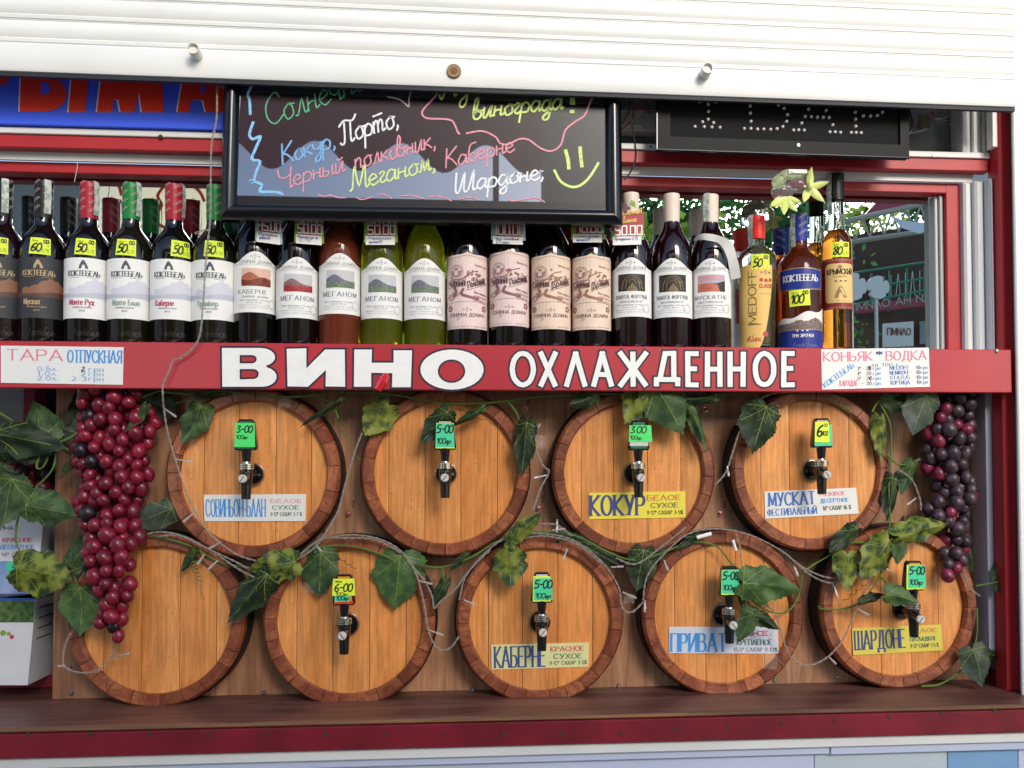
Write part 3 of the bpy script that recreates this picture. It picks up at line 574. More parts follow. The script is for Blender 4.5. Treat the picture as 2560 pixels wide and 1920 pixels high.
# ------------------------------------------------------------------ blue sign behind the shutter
BSY = .03
bs = thing('blue_sign', 'bright blue sign with big red letters behind the shutter at upper left', 'sign', P(280, 260, .01))  # plain panel of one even blue plastic with flat red film letters
BLUE = mat('bright_blue_plastic', '#4468ff', .35); REDL = mat('red_letter_film', '#e8341c', .4)
c0, c1 = P(-200, 335, .018), P(577, 335, .018)
mb = MB(); mb.box(c0.x, c1.x, .018, .04, zb(350, .026) + .0015, 2.45, bev=.001); mb.build('panel', BLUE, bs)
F = pframe(.0178)
for ch, pts_ in (('Р', [('arc', -25, 205, 52, 16)]),):
    pass
def fatletter(polys, holes=()):
    for nm, dx, hh, m in (('letter_edge', -4, .0004, LETW), ('letter', 0, .0012, REDL)):
        q = MB()
        for pl in polys: q.poly([F(x + dx, -y, hh) for x, y in pl])
        o = q.build(nm, m, bs)
    for h_ in holes: q = MB(); q.poly([F(x, -y, .0018) for x, y in h_]); q.build('letter_counter', BLUE, bs)
arc = lambda cx, cy, rx, ry, a0, a1, n=10: [(cx + rx * cos(radians(a0 + (a1 - a0) * k / n)), cy - ry * sin(radians(a0 + (a1 - a0) * k / n))) for k in range(n + 1)]
fatletter([[(-60, 150), (-60, 218)] + arc(-10, 180, 38, 38, -90, 30)])
fatletter([[(55, 120), (50, 279), (110, 279)] + arc(115, 235, 52, 44, -90, 90) + [(100, 190), (100, 120)]], [arc(112, 222, 14, 16, -90, 90) + [(104, 207), (104, 237)]])
fatletter([[(186, 120), (172, 281), (213, 281), (230, 120)]])
fatletter([[(262, 120), (243, 281), (281, 281), (284, 250), (296, 250), (302, 281), (336, 281), (349, 232), (355, 281), (410, 281), (404, 120)]])
fatletter([[(470, 120), (444, 281), (472, 281), (478, 251), (508, 251), (515, 281), (570, 281), (556, 120)]], [[(508, 205), (500, 232), (514, 232)]])
p = P(401, 342, .026); mb = MB(); mb.lathe([(0, -.002), (.003, -.0018), (.0042, 0)], (p.x, .0258, p.z), 'Y', 12); mb.build('screw', SCREWD, kiosk, True)
for x, y in ((1587, 366), (1627, 366), (2333, 390), (2488, 364)):
    p = P(x, y, .026); mb = MB(); mb.lathe([(0, -.001), (.002, -.001), (.0026, 0)], (p.x, .0258, p.z), 'Y', 10); mb.build('screw', SCREW, kiosk, True)
# ------------------------------------------------------------------ backboard
BBY = .088
bb = thing('backboard', 'brown walnut board standing on the counter behind the nine barrel fronts', 'board', (.1, BBY, SHZ))
bx0, bx1 = -.7455, P(2432, 1300, BBY).x
mb = MB(); mb.box(bx0, bx1, BBY, BBY + .016, SHZ + .0005, SZ0 - .018); mb.build('board_sheet', PANEL, bb)
for x, y in ((178, 1733), (660, 1732), (1181, 1725), (1547, 1716), (1937, 1701), (2092, 1692), (174, 1670), (808, 1325), (1700, 1712)):
    p = P(x, y, BBY); mb = MB(); mb.lathe([(0, -.0024), (.003, -.002), (.0046, 0)], (p.x, BBY - .0002, p.z), 'Y', 12); mb.build('screw', SCREW, bb, True)
LEDR = mat('red_button', '#b3122c', .3, coat=.5)
for x, y, n_ in ((872, 1284, '7'), (1312, 1023, '6'), (838, 1022, '8'), (1763, 1024, '4'), (1800, 1284, '3'), (1346, 1270, '5'), (1180, 0, '')):
    if not n_: continue
    p = P(x, y, BBY); mb = MB(); mb.lathe([(.0, -.009), (.0032, -.008), (.0036, 0)], (p.x, BBY - .0002, p.z), 'Y', 12, mi=0); mb.lathe([(.0036, -.001), (.0052, -.001), (.0052, 0)], (p.x, BBY - .0002, p.z), 'Y', 12, mi=1)
    mb.build('button', [LEDR, CHROME], bb, True)
    mb = MB(); text(mb, pframe(BBY - .0004), n_, x + 6, -y + 14, 16, script=True, pen=.16); mb.build('handwritten_number', mat('marker_ink', '#3a2c2a', .6), bb)

# ------------------------------------------------------------------ barrels
FY = .03; HY = FY + .012
HOOP = mat('black_hoop', '#141110', .55)
def barrel(px, py, label, offs, R=.1502, nst=22, seed=1):
    c = P(px, py, FY); c.z += 0; rnd = random.Random(seed)
    t = thing('wine_barrel', label, 'barrel', (c.x, FY, c.z), 'round wine barrel fronts on the backboard')
    ri = .1275; gap = .0011
    cuts = [0.0]
    while cuts[-1] < 2 * pi - .16: cuts.append(cuts[-1] + rnd.uniform(.2, .36))
    if 2 * pi - cuts[-1] < .14: cuts.pop()
    cuts.append(2 * pi); rot = rnd.uniform(0, 1)
    for k in range(len(cuts) - 1):
        a0, a1 = cuts[k] + rot, cuts[k + 1] + rot; m = MB(); n = 4; dz = rnd.uniform(-.0006, .0006)
        prof = [(ri - .001, HY + .004), (ri, FY + .004 + dz), (ri + .003, FY + dz), (R - .0045, FY + dz), (R, FY + .006 + dz), (R + .0018, FY + .04), (R + .002, BBY - .0004), (ri - .001, BBY - .0004)]
        N = len(prof)
        for j in range(n + 1):
            a = a0 + (a1 - a0) * j / n
            if j == 0: a += gap / R / 2
            if j == n: a -= gap / R / 2
            for r, y in prof: m.v.append(Vector((c.x + r * cos(a), y, c.z + r * sin(a))))
        for j in range(n):
            for i in range(N): m.f.append((j * N + i, j * N + (i + 1) % N, (j + 1) * N + (i + 1) % N, (j + 1) * N + i)); m.m.append(0)
        m.f.append(tuple(range(N))[::-1]); m.m.append(0); m.f.append(tuple(n * N + i for i in range(N))); m.m.append(0)
        m.build('stave', STAVE, t, True, 30)
    m = MB(); m.lathe([(ri - .0012, HY + .0045), (R - .0012, FY + .009), (R - .0012, BBY - .002), (ri - .0012, BBY - .002), (ri - .0012, HY + .0045)], (c.x, 0, c.z), 'Y', 48); m.build('stave_joint', HOOP, t, True)
    m = MB(); m.lathe([(R + .0022, FY + .018), (R + .0032, FY + .019), (R + .0036, BBY - .001), (R + .0022, BBY - .001)], (c.x, 0, c.z), 'Y', 64); m.build('hoop', HOOP, t, True)
    # heading planks clipped to the circle
    xs = [-ri] + [o / 1400 for o in offs if abs(o / 1400) < ri - .006] + [ri]
    for k in range(len(xs) - 1):
        x0, x1 = xs[k] + (.0005 if k else 0), xs[k + 1] - (.0005 if k < len(xs) - 2 else 0); m = MB(); n = 7; rr = ri - .0002; dy = rnd.uniform(0, .0008)
        rows = []
        for j in range(n + 1):
            x = x0 + (x1 - x0) * j / n; h_ = sqrt(max(0, rr * rr - x * x)); rows.append((x, h_))
        b = .0009
        top = [(x, h_) for x, h_ in rows]
        for j in range(n):
            (xa_, ha), (xb2, hb) = rows[j], rows[j + 1]
            ya = HY + dy + (b if j == 0 and k else 0); yb2 = HY + dy + (b if j == n - 1 and k < len(xs) - 2 else 0)
            m.quad((c.x + xa_, ya, c.z - ha), (c.x + xb2, yb2, c.z - hb), (c.x + xb2, yb2, c.z + hb), (c.x + xa_, ya, c.z + ha))
        for x, h_ in (rows[0], rows[-1]): m.quad((c.x + x, HY + dy + b, c.z - h_), (c.x + x, HY + .01, c.z - h_), (c.x + x, HY + .01, c.z + h_), (c.x + x, HY + dy + b, c.z + h_))
        m.build('heading_plank', PINE, t)
    m = MB(); m.lathe([(0, HY + .008), (ri - .0014, HY + .008)], (c.x, 0, c.z), 'Y', 40); m.build('heading_back', HOOP, t)
    return t, c
TURQ = mat('tap_green_plate', '#1f6b4e', .4); AMB = mat('tap_orange_plate', '#e08a1c', .4); SILV = mat('tap_silver_plate', '#c9c6c2', .4); BEIGE = mat('tap_beige_plate', '#b5a98e', .4)
def tap(t, px, py, plate, notes, side=1):
    """spigot body with handle, collar, knob, spout and flange; notes: sticky price slips"""
    p = P(px, py, HY); x, z, y = p.x, p.z, HY
    m = MB(); m.lathe([(0, y - .012), (.0165, y - .012), (.019, y - .009), (.019, y - .0055)], (x, 0, z), 'Y', 32)
    m.tube([(x, y - .01, z), (x, y - .05, z - .001)], [.0095, .0085], 16)
    m.lathe([(0, .0072), (.0105, .0072), (.0108, 0), (.0098, -.012), (.0088, -.018), (0, -.018)], (x, y - .05, z), 'Z', 24)
    m.tube([(x, y - .05, z - .002), (x, y - .072, z - .006)], [.0085, .0075], 16)
    b = m.build('tap', BLACKP, t, True, 40)
    m = MB(); m.lathe([(.0145, y - .0075), (.0195, y - .0065), (.0208, y - .002), (.0208, y - .0003), (.0, y - .0003)], (x, 0, z), 'Y', 40); m.build('flange', CHROME, b, True)
    m = MB(); m.disc((x + .0125 * side, y - .0125, z - .001), .0024, n=10); m.build('flange_screw', SCREW, b)
    m = MB(); zc = z + .0085
    for k in range(3): m.lathe([(.0, .0034 * k), (.0118, .0034 * k), (.0127, .0034 * k + .0006), (.0127, .0034 * k + .0027), (.0118, .0034 * k + .0032), (0, .0034 * k + .0032)], (x, y - .05, zc), 'Z', 28)
    m.lathe([(.0, .0), (.007, 0), (.006, .0045), (0, .0045)], (x, y - .05, zc + .0103), 'Z', 20); m.build('collar', CHROME, b, True, 30)
    m = MB(); m.lathe([(0, -.0035), (.006, -.0035), (.0072, -.002), (.0072, .003)], (x, y - .0745, z - .007), 'Y', 20); a = .6 * side
    m.build('knob', SILV, b, True); 
    m = MB(); q = Vector((sin(a), 0, cos(a))) * .0055; w_ = Vector((cos(a), 0, -sin(a))) * .0006; cc = Vector((x, y - .0786, z - .007)); m.quad(cc - q - w_, cc - q + w_, cc + q + w_, cc + q - w_); m.build('knob_slot', INK, b)
    m = MB(); zz = z - .012; m.tube([(x, y - .05, zz), (x, y - .051, z - .042)], [.0092, .0078], 20, cap=False); m.tube([(x, y - .051, z - .0419), (x, y - .05, z - .02)], [.0062, .006], 16); m.lathe([(.0062, -.0421), (.0078, -.0421)], (x, y - .051, z), 'Z', 20); m.build('spout', BLACKP, b, True)
    m = MB(); m.lathe([(.0062, .020), (.0078, .034), (.009, .0445), (0, .0445)], (x, y - .05, z), 'Z', 20); m.build('lever', BLACKP, b, True)
    # trapezoid handle
    z0, z1, w0, w1, T_ = z + .0415, z + .0945, .0192, .0130, .0075; yc = y - .05
    m = MB(); fr = []
    for s_, e in ((1, 0), (.93, -.002)):
        fr.append([Vector((x + sx_ * w_, 0, zq)) for sx_, w_, zq in ((-1, w0 * .86, z0), (1, w0 * .86, z0), (1, w0, z0 + .004), (1, w1 * 1.05, z1 - .004), (1, w1 * .8, z1), (-1, w1 * .8, z1), (-1, w1 * 1.05, z1 - .004), (-1, w0, z0 + .004))])
    cen = Vector((x, 0, (z0 + z1) / 2)); rings = []
    for sc_, yy in ((.92, yc - T_), (1, yc - T_ + .0018), (1, yc + T_ - .0018), (.92, yc + T_)): rings.append([cen + (v - cen) * sc_ + Vector((0, yy, 0)) for v in fr[0]])
    i0 = len(m.v)
    for r in rings: m.v += r
    m.f.append(tuple(i0 + k for k in range(8))); m.m.append(0); m.f.append(tuple(i0 + 24 + k for k in range(8))[::-1]); m.m.append(0)
    for k in range(3):
        for j in range(8): m.f.append((i0 + k * 8 + j, i0 + k * 8 + 8 + j, i0 + k * 8 + 8 + (j + 1) % 8, i0 + k * 8 + (j + 1) % 8)); m.m.append(0)
    m.build('handle', BLACKP, b)
    yf = yc - T_ - .0003
    m = MB(); m.prism([(x - w0 * .78, yf, z0 + .003), (x + w0 * .78, yf, z0 + .003), (x + w1 * .78, yf, z1 - .0035), (x - w1 * .78, yf, z1 - .0035)], .0006); m.build('handle_plate', plate, b)
    for k, (mt, u0, u1, v0, v1, tx) in enumerate(notes):
        yn = yf - .0006 - k * .0007; m = MB(); A, B, C, D = (x + u0, yn, z + v0), (x + u1, yn, z + v0), (x + u1 * .92 + u0 * .08 * 0, yn, z + v1), (x + u0 * .92, yn, z + v1)
        m.prism([A, B, C, D], .0003, 0)
        Fn = lambda u, v, h=0: Vector((x + u, yn - h, z + v))
        for s, a0, a1, b0, b1 in tx: text(m, Fn, s, a0, b0, b1 - b0, width=a1 - a0, script=True, pen=.17, mi=1, slant=.12, hh=.0003)
        m.build('price_slip', [mt, INK], b)
n3 = lambda mt, a='3-00': [(mt, -.0185, .0165, .047, .088, [(a, -.0155, .012, .072, .0835), ('100гр', -.0155, .004, .061, .067)])]
def n5(u=0): return [(STY, -.0165, .0165, .044, .088, []), (STG, -.0165 + u, .0165 + u, .0465, .0875, [('5-00', -.0155 + u, .014 + u, .071, .0845), ('100гр', -.0145 + u, .0105 + u, .0525, .0615)])]
BA = [ # centre px, plank seams (px from centre), label, tap centre, plate, notes, label card
 (632, 1184, (-122, -38, 52, 138), 'barrel with white СОВИНЬОН-БЛАН plate and bright green 3-00 slip', (634, 1186), TURQ, n3(STG2)),
 (1114, 1181, (-142, -52, 38, 130), 'barrel with a 5-00 tap and no name plate, between two upper barrels', (1115, 1184), BEIGE, n5()),
 (1586, 1182, (-134, -50, 38, 124), 'barrel with bright yellow КОКУР plate and green 3.00 slip', (1583, 1184), TURQ, [(SILV, -.0165, .0165, .049, .082, []), (STG2, -.0185, .0235, .056, .0855, [('3.00', -.0165, .013, .072, .0835), ('100гр.', -.0165, .006, .0605, .067)])]),
 (2031, 1174, (-130, -54, 34, 106), 'barrel with white МУСКАТ ФЕСТИВАЛЬНЫЙ plate, last of the upper row', (2027, 1177), BEIGE, [(STG, -.0155, .0175, .045, .083, []), (STY, -.0155, .012, .051, .088, [('6', -.012, -.001, .062, .082), ('00', .001, .0085, .0795, .0845), ('100', -.002, .009, .0635, .071)])]),
 (388, 1553, (-127, -38, 53, 140), 'barrel without tap or name plate below the red grapes', None, None, None),
 (873, 1556, (-130, -42, 48, 138), 'barrel with yellow 6-00 slip on the tap and no name plate', (871, 1560), AMB, [(REDL, -.0165, .0165, .044, .050, []), (STG, -.0155, .0105, .048, .086, [('100гр', -.013, .009, .051, .058)]), (STY, -.0195, .0195, .0585, .0875, [('6-00', -.016, .015, .066, .079), ('Цена', -.015, -.003, .0815, .0855), ('100гр.', -.014, .009, .0595, .0645)])]),
 (1351, 1551, (-130, -44, 46, 134), 'barrel with pale yellow КАБЕРНЕ plate', (1349, 1553), SILV, [(STY, -.0165, .0155, .044, .088, []), (STG, -.0145, .0185, .0465, .0845, [('5-00', -.0145, .0175, .0675, .081), ('100гр', -.012, .016, .050, .0585)])]),
 (1811, 1535, (-124, -44, 36, 110), 'barrel with bluish white name plate half hidden by a leaf', (1803, 1536), BLACKP, n5(.001)),
 (2251, 1519, (-122, -44, 38, 112), 'barrel with yellow ШАРДОНЕ plate, last of the lower row', (2250, 1522), AMB, n5(.003)),
]
for k, (px, py, offs, lab, tp, pl, nts) in enumerate(BA):
    t, c = barrel(px, py, lab, offs, seed=k + 3)
    if tp: tap(t, *tp, pl, nts, side=1 if k % 2 == 0 or k == 1 else -1)
YEL = mat('yellow_card', '#e9d84f', .35, coat=.3); PYEL = mat('pale_yellow_card', '#d9d79a', .35, coat=.3); WC = mat('white_card', '#e3e3dd', .3, coat=.4); WB = mat('bluish_white_card', '#cfd4e2', .3, coat=.4); YEL2 = mat('mustard_card', '#d7ca56', .35, coat=.3)
GN = 'name plates taped on the barrels'
NY = HY - .0014
card('name_plate', 'white name plate reading СОВИНЬОН-БЛАН on the leftmost upper barrel', 'name plate', [(509, 1237), (765, 1235), (764, 1303), (511, 1303)], NY, WC, [('СОВИНЬОН-БЛАН', .02, .6, .18, .82, 'serif', IL), ('БЕЛОЕ', .655, .96, .68, .81, 'bold', IP), ('СУХОЕ', .67, .93, .44, .58, 'bold', IG), ('9-13* САХАР 3-7 %', .655, .96, .2, .33, 'serif', IK)], GN)
card('name_plate', 'bright yellow name plate reading КОКУР on the third upper barrel', 'name plate', [(1473, 1232), (1713, 1228), (1714, 1294), (1473, 1298)], NY, YEL, [('КОКУР', .015, .57, .14, .88, 'serif', IB2), ('БЕЛОЕ', .6, .95, .68, .86, 'bold', IR), ('СУХОЕ', .64, .92, .4, .57, 'bold', mat('dark_green_print', '#1f5c46', .5)), ('9-12* САХАР 3-5%', .6, .97, .14, .28, 'serif', INK)], GN)
card('name_plate', 'white name plate reading МУСКАТ ФЕСТИВАЛЬНЫЙ on the rightmost upper barrel', 'name plate', [(1911, 1229), (2140, 1219), (2147, 1284), (1913, 1297)], NY, WC, [('МУСКАТ', .045, .54, .46, .93, 'serif', IB), ('ФЕСТИВАЛЬНЫЙ', .025, .55, .1, .34, 'serif', IB), ('РОЗОВОЕ', .6, .87, .74, .88, 'bold', IP), ('ДЕСЕРТНОЕ', .6, .9, .49, .63, 'bold', IL), ('16* САХАР 16 %', .62, .92, .2, .35, 'serif', IK)], GN)
card('name_plate', 'pale yellow name plate reading КАБЕРНЕ on the middle lower barrel', 'name plate', [(1228, 1612), (1472, 1606), (1471, 1667), (1229, 1674)], NY, PYEL, [('КАБЕРНЕ', .035, .55, .08, .9, 'serif', IB2), ('КРАСНОЕ', .61, .95, .68, .86, 'bold', IR), ('СУХОЕ', .64, .93, .37, .56, 'bold', IG), ('9-12* САХАР 3-5%', .6, .98, .12, .27, 'serif', IK)], GN)
card('name_plate', 'bluish white name plate half hidden by a leaf on a lower barrel', 'name plate', [(1673, 1567), (1944, 1567), (1947, 1634), (1672, 1633)], NY, WB, [('ПРИВАТ', .02, .52, .08, .74, 'serif', IL), ('КРАСНОЕ', .61, .9, .68, .84, 'fat', IR), ('КРЕПЛЕНОЕ', .62, .94, .33, .52, 'bold', IG), ('15.5* САХАР 9-12%', .59, .985, .08, .22, 'serif', IK)], GN)
card('name_plate', 'mustard yellow name plate reading ШАРДОНЕ on the rightmost lower barrel', 'name plate', [(2130, 1571), (2353, 1561), (2358, 1626), (2133, 1638)], NY, YEL2, [('ШАРДОНЕ', .025, .58, .2, .88, 'serif', IB2), ('БЕЛОЕ', .64, .94, .73, .87, 'bold', IR), ('П/СЛАДКОЕ', .64, .93, .42, .56, 'bold', IG), ('9-13* САХАР 3-5 %', .64, .95, .16, .3, 'serif', IK)], GN)

# ------------------------------------------------------------------ black menu board
mn = thing('menu_board', 'black glossy menu board with coloured chalk marker writing and a smiley', 'menu board', P(1055, 380, -.04))
MY = -.030
FRAME = mat('glossy_black_frame', '#09090c', .2, coat=.3, spec=.5)
oc = [P(562, 150, MY), P(552, 549, MY), P(1557, 563, MY), P(1550, 150, MY)]   # TL BL BR TR outer
ic = [P(603, 150, MY), P(591, 511, MY), P(1515, 525, MY), P(1512, 150, MY)]
def bar(a, b_, c, d, name='frame_bar'):         # a,b outer edge; d,c inner edge, rounded moulding
    m = MB(); n = 8
    for k in range(n + 1):
        t = k / n; hh = -.012 * sin(pi * t) ** .6 - .001
        for p_, q_ in ((a, d), (b_, c)): v = p_.lerp(q_, t) + Vector((0, hh, 0)); m.v.append(v)
    for k in range(n): m.f.append((2 * k, 2 * k + 1, 2 * k + 3, 2 * k + 2)); m.m.append(0)
    i = len(m.v)
    for p_ in (a, b_, c, d): m.v += [p_ + Vector((0, -.001, 0)), p_ + Vector((0, .018, 0))]
    for k in range(4): j = (k + 1) % 4; m.f.append((i + 2 * k, i + 2 * k + 1, i + 2 * j + 1, i + 2 * j)); m.m.append(0)
    m.f.append((i + 1, i + 3, i + 5, i + 7)); m.m.append(0)
    return m.build(name, FRAME, mn, True, 50)
bar(oc[0], oc[1], ic[1], ic[0]); bar(oc[1], oc[2], ic[2], ic[1]); bar(oc[2], oc[3], ic[3], ic[2])
tl, tr = oc[0] + Vector((0, 0, .05)), oc[3] + Vector((0, 0, .05)); bar(tl, tr, tr - Vector((.03, 0, .035)), tl + Vector((.03, 0, -.035)))
bg_ = bpy.data.materials.new('glossy_black_board'); bg_.use_nodes = True; n_ = bg_.node_tree.nodes; l_ = bg_.node_tree.links
pb = n_['Principled BSDF']; pb.inputs['Base Color'].default_value = H('#0e0b0d'); pb.inputs['Roughness'].default_value = .35
gl = n_.new('ShaderNodeBsdfGlossy'); gl.inputs['Roughness'].default_value = .012; gl.inputs['Color'].default_value = (.72, .8, 1, 1); mx = n_.new('ShaderNodeMixShader'); mx.inputs[0].default_value = .17
l_.new(pb.outputs[0], mx.inputs[1]); l_.new(gl.outputs[0], mx.inputs[2]); l_.new(mx.outputs[0], n_['Material Output'].inputs[0])
m = MB(); m.prism([P(604, 512.5, MY + .001) + Vector((-.008, 0, -.004)), P(1514, 524, MY + .001) + Vector((.006, 0, -.004)), P(1512, 130, MY + .001) + Vector((.006, 0, 0)), P(604, 130, MY + .001) + Vector((-.006, 0, 0))], .003); m.build('writing_surface', bg_, mn)
m = MB(); m.prism([P(570, 540, MY + .0185), P(1550, 553, MY + .0185), P(1545, 130, MY + .0185), P(575, 130, MY + .0185)], .002); m.build('backing', mat('black_backing', '#101012', .7), mn)
CHK = {k: mat('marker_' + k, v, .6, var=.38, vscale=260, lo=.3, hi=.5) for k, v in dict(green='#5fb98a', blue='#8fc8f4', sky='#7fb4e6', white='#eef0f2', pink='#e89aa8', lime='#d9ee8e', grey='#b7b3b3').items()}
MF = pframe(MY + .0007)
def hand(words):
    for s, x0, y0, x1, y1, hgt, c, pw in words:
        m = MB(); ang = atan2(-(y1 - y0), x1 - x0); L = sqrt((x1 - x0) ** 2 + (y1 - y0) ** 2)
        text(m, MF, s, x0, -y0, hgt, width=L, pen=pw / hgt, script=True, ang=ang, slant=.15, hh=.0006, jit=.02); m.build('handwriting', CHK[c], mn)
hand([('Солнечной', 668, 318, 950, 212, 74, 'green', 3.4), ('Кокур,', 704, 414, 842, 368, 52, 'sky', 4.6), ('Порто,', 856, 360, 1000, 316, 60, 'white', 4.6), ('Черный', 698, 474, 866, 428, 50, 'pink', 3.6), ('полковник,', 888, 424, 1092, 368, 52, 'pink', 3.8),
      ('Меганом,', 874, 478, 1092, 424, 54, 'lime', 4.4), ('Каберне', 1112, 422, 1288, 378, 48, 'pink', 3.8), ('Шардоне;', 1136, 484, 1362, 446, 50, 'white', 4.8), ('Лучшие', 1106, 244, 1312, 214, 76, 'lime', 4.8), ('винограда', 1182, 298, 1408, 272, 52, 'lime', 5)])
def scrib(c, pw, *paths):
    m = MB()
    for p_ in paths: m.ribbon(MF, spline([Vector((x, -y)) for x, y in p_], 4), lambda t: pw / 2, .0006, 0)
    m.build('drawn_line', CHK[c], mn)
scrib('blue', 7, [(638, 200), (620, 235), (624, 250), (626, 288)], [(634, 304), (624, 335), (632, 348), (651, 342), (640, 370), (630, 398), (650, 404), (641, 430), (634, 455), (628, 452), (655, 462), (650, 478), (672, 480), (700, 482), (708, 488)])
scrib('pink', 4.5, [(1083, 208), (1092, 235), (1063, 268), (1055, 284), (1068, 296), (1110, 298), (1132, 304), (1145, 332), (1150, 333)], [(1165, 334), (1205, 328), (1238, 342), (1250, 358), (1270, 361), (1298, 348), (1322, 350), (1350, 370), (1378, 378), (1402, 362), (1414, 325), (1440, 303), (1462, 288), (1478, 250), (1496, 226)])
scrib('pink', 3, [(796, 487), (812, 491), (828, 488), (845, 494), (866, 494)], [(890, 493), (905, 499), (932, 492)], [(945, 486), (962, 487), (980, 497)], [(1000, 490), (1030, 489), (1060, 497)], [(1072, 492), (1100, 491), (1130, 503)], [(1148, 498), (1175, 493), (1200, 501)], [(1270, 497), (1285, 503), (1338, 495), (1362, 506)])
scrib('lime', 9, [(1413, 374), (1420, 400), (1422, 424)], [(1450, 366), (1452, 395), (1455, 419)]); scrib('lime', 6.5, [(1385, 424), (1403, 455), (1436, 468), (1468, 450), (1497, 406)])
scrib('lime', 13, [(1432, 222), (1431, 262)]); scrib('lime', 9, [(1424, 279), (1436, 279)]); scrib('grey', 4, [(968, 242), (1000, 250), (1022, 268)], [(1022, 268), (1024, 240), (1034, 210)])

# ------------------------------------------------------------------ black LED sign
ld = thing('led_sign', 'black sign with dotted LED letters hanging behind the shutter at upper right', 'LED sign', P(1960, 300, -.02))
LY = -.024
def seg_frame(a, b_, c, d):
    m = MB(); m.prism([a, b_, c, d], .016); return m.build('frame_bar', mat('satin_black_frame', '#0e0e0f', .55, spec=.25), ld)
o_ = [P(1643, 130, LY), P(1643, 373, LY), P(2273, 394, LY), P(2273, 130, LY)]; i_ = [P(1676, 130, LY), P(1676, 341, LY), P(2251, 362, LY), P(2251, 130, LY)]
seg_frame(o_[0], o_[1], i_[1], i_[0]); seg_frame(o_[1], o_[2], i_[2], i_[1]); seg_frame(o_[2], o_[3], i_[3], i_[2])
m = MB(); m.tube([P(1643, 374, LY), P(2274, 395, LY)], .0022, 8); m.tube([P(1642, 374, LY), P(1642, 150, LY)], .0022, 8); m.build('edge_bead', BLACKP, ld, True)
m = MB(); m.prism([P(1670, 347, LY + .006), P(2256, 368, LY + .006), P(2256, 130, LY + .006), P(1670, 130, LY + .006)], .004); m.build('panel', BLACKM, ld)
LED = mat('clear_led', '#efe4e0', .15, coat=1, spec=.8); mbl = MB(); mbl.ball((0, 0, 0), .0031, 10, 6, sq=(1, 1.3, 1)); lme = None
for k, (x, y) in enumerate([(655, 460), (793, 466), (727, 487), (730, 550), (726, 616), (677, 640), (773, 647), (612, 680), (692, 683), (758, 686), (828, 688), (610, 408), (692, 408), (762, 415), (843, 424), (1088, 442), (1146, 468), (1212, 469), (1275, 474), (1334, 492), (1383, 520), (1412, 576), (1403, 636), (1371, 682), (1321, 700), (1265, 705), (1206, 703), (1152, 703), (1095, 698), (1038, 698), (1089, 501), (1091, 564), (1095, 635),
     (1615, 474), (1724, 482), (1594, 529), (1746, 540), (1565, 591), (1619, 594), (1670, 598), (1721, 600), (1771, 600), (1534, 650), (1802, 666), (1463, 712), (1508, 710), (1555, 713), (1777, 728), (1823, 728), (1869, 732), (1998, 493), (1997, 555), (2000, 615), (2001, 677), (1961, 733), (2003, 733), (2047, 735), (2067, 587), (2130, 588), (2188, 583), (2232, 555), (2253, 498)]):
    p = P(1560 + x / 3.456, 120 + y / 3.456, LY + .005)
    if lme is None:
        o = mbl.build('led_lamp', LED, ld, True); o.location = p - LOC[ld.name]; lme = o.data
        for v in lme.vertices: v.co += LOC[ld.name]
    else: link('led_lamp', lme, ld, p - LOC[ld.name])
p = P(1996, 363, LY - .0002); m = MB(); m.lathe([(0, -.0012), (.003, -.0012), (.0035, 0)], (p.x, LY - .0002, p.z), 'Y', 12); m.build('screw', SCREW, ld, True)
# ballast box and loose wiring
bl = thing('ballast_box', 'small white electrical ballast box with a printed label beside the menu board', 'ballast', P(1612, 300, .04))
a, b_ = P(1556, 325, .04), P(1642, 275, .04)
m = MB(); m.box(a.x, b_.x, .04, .068, a.z, b_.z, bev=.002); m.box(a.x - .01, b_.x - .028, .036, .0685, a.z + .006, b_.z - .003, bev=.002); m.build('housing', mat('ivory_plastic', '#d9d8d3', .4), bl)
m = MB(); pf = pframe(.0395); text(m, pf, 'PHILIPS', 1612, -285, 5, width=28, pen=.16); text(m, pf, 'VIAM 220V', 1600, -294, 4, width=34, pen=.12); m.build('lettering', IK, bl)
RW = mat('red_wire', '#c81f48', .4); BW = mat('black_wire', '#161616', .5); WW = mat('grey_wire', '#b9b6b0', .5)
def wire(name, label, pts, r, m_, Y):
    pp = spline([P(x, y, yy if len(q_) > 2 else Y) for q_ in pts for x, y, yy in [(q_[0], q_[1], q_[2] if len(q_) > 2 else Y)]], 5); b = MB(); b.tube(pp, r, 6, 0); o = b.build(name, m_, None, True); tag(o, label, 'wire')
wire('wire', 'thin red wire looping over the ballast box', [(1556, 310), (1572, 280), (1590, 262), (1610, 248), (1628, 238)], .0012, RW, .03)
wire('wire', 'red wire running from the ballast box towards the LED sign', [(1556, 322), (1580, 300), (1587, 265), (1600, 270), (1622, 278), (1648, 280)], .0012, RW, .028)
wire('wire', 'pale grey wire hanging above the ballast box', [(1556, 276), (1570, 267), (1592, 262), (1592, 245), (1584, 228)], .001, WW, .032)
wire('wire', 'black cable hanging down from the shutter beside the menu board', [(1571, 222), (1575, 260), (1580, 310), (1588, 365), (1588, 400), (1576, 430), (1560, 450)], .0017, BW, -.03)
wire('wire', 'black cable bulging from the right end of the LED sign', [(2272, 272), (2280, 300), (2280, 325), (2270, 338)], .0018, BW, -.01)
sc = thing('wire_tangle', 'frayed wire tangle with olive tape at the right of the LED sign', 'wiring', P(2325, 300, .05))
m = MB(); rnd = random.Random(5)
m.prism([P(2298, 285, .045), P(2328, 282, .045), P(2336, 300, .045), P(2316, 326, .045), P(2294, 318, .045)], .003, 0); m.build('tape', mat('olive_tape', '#6f6546', .5, var=.4, vscale=80), sc)
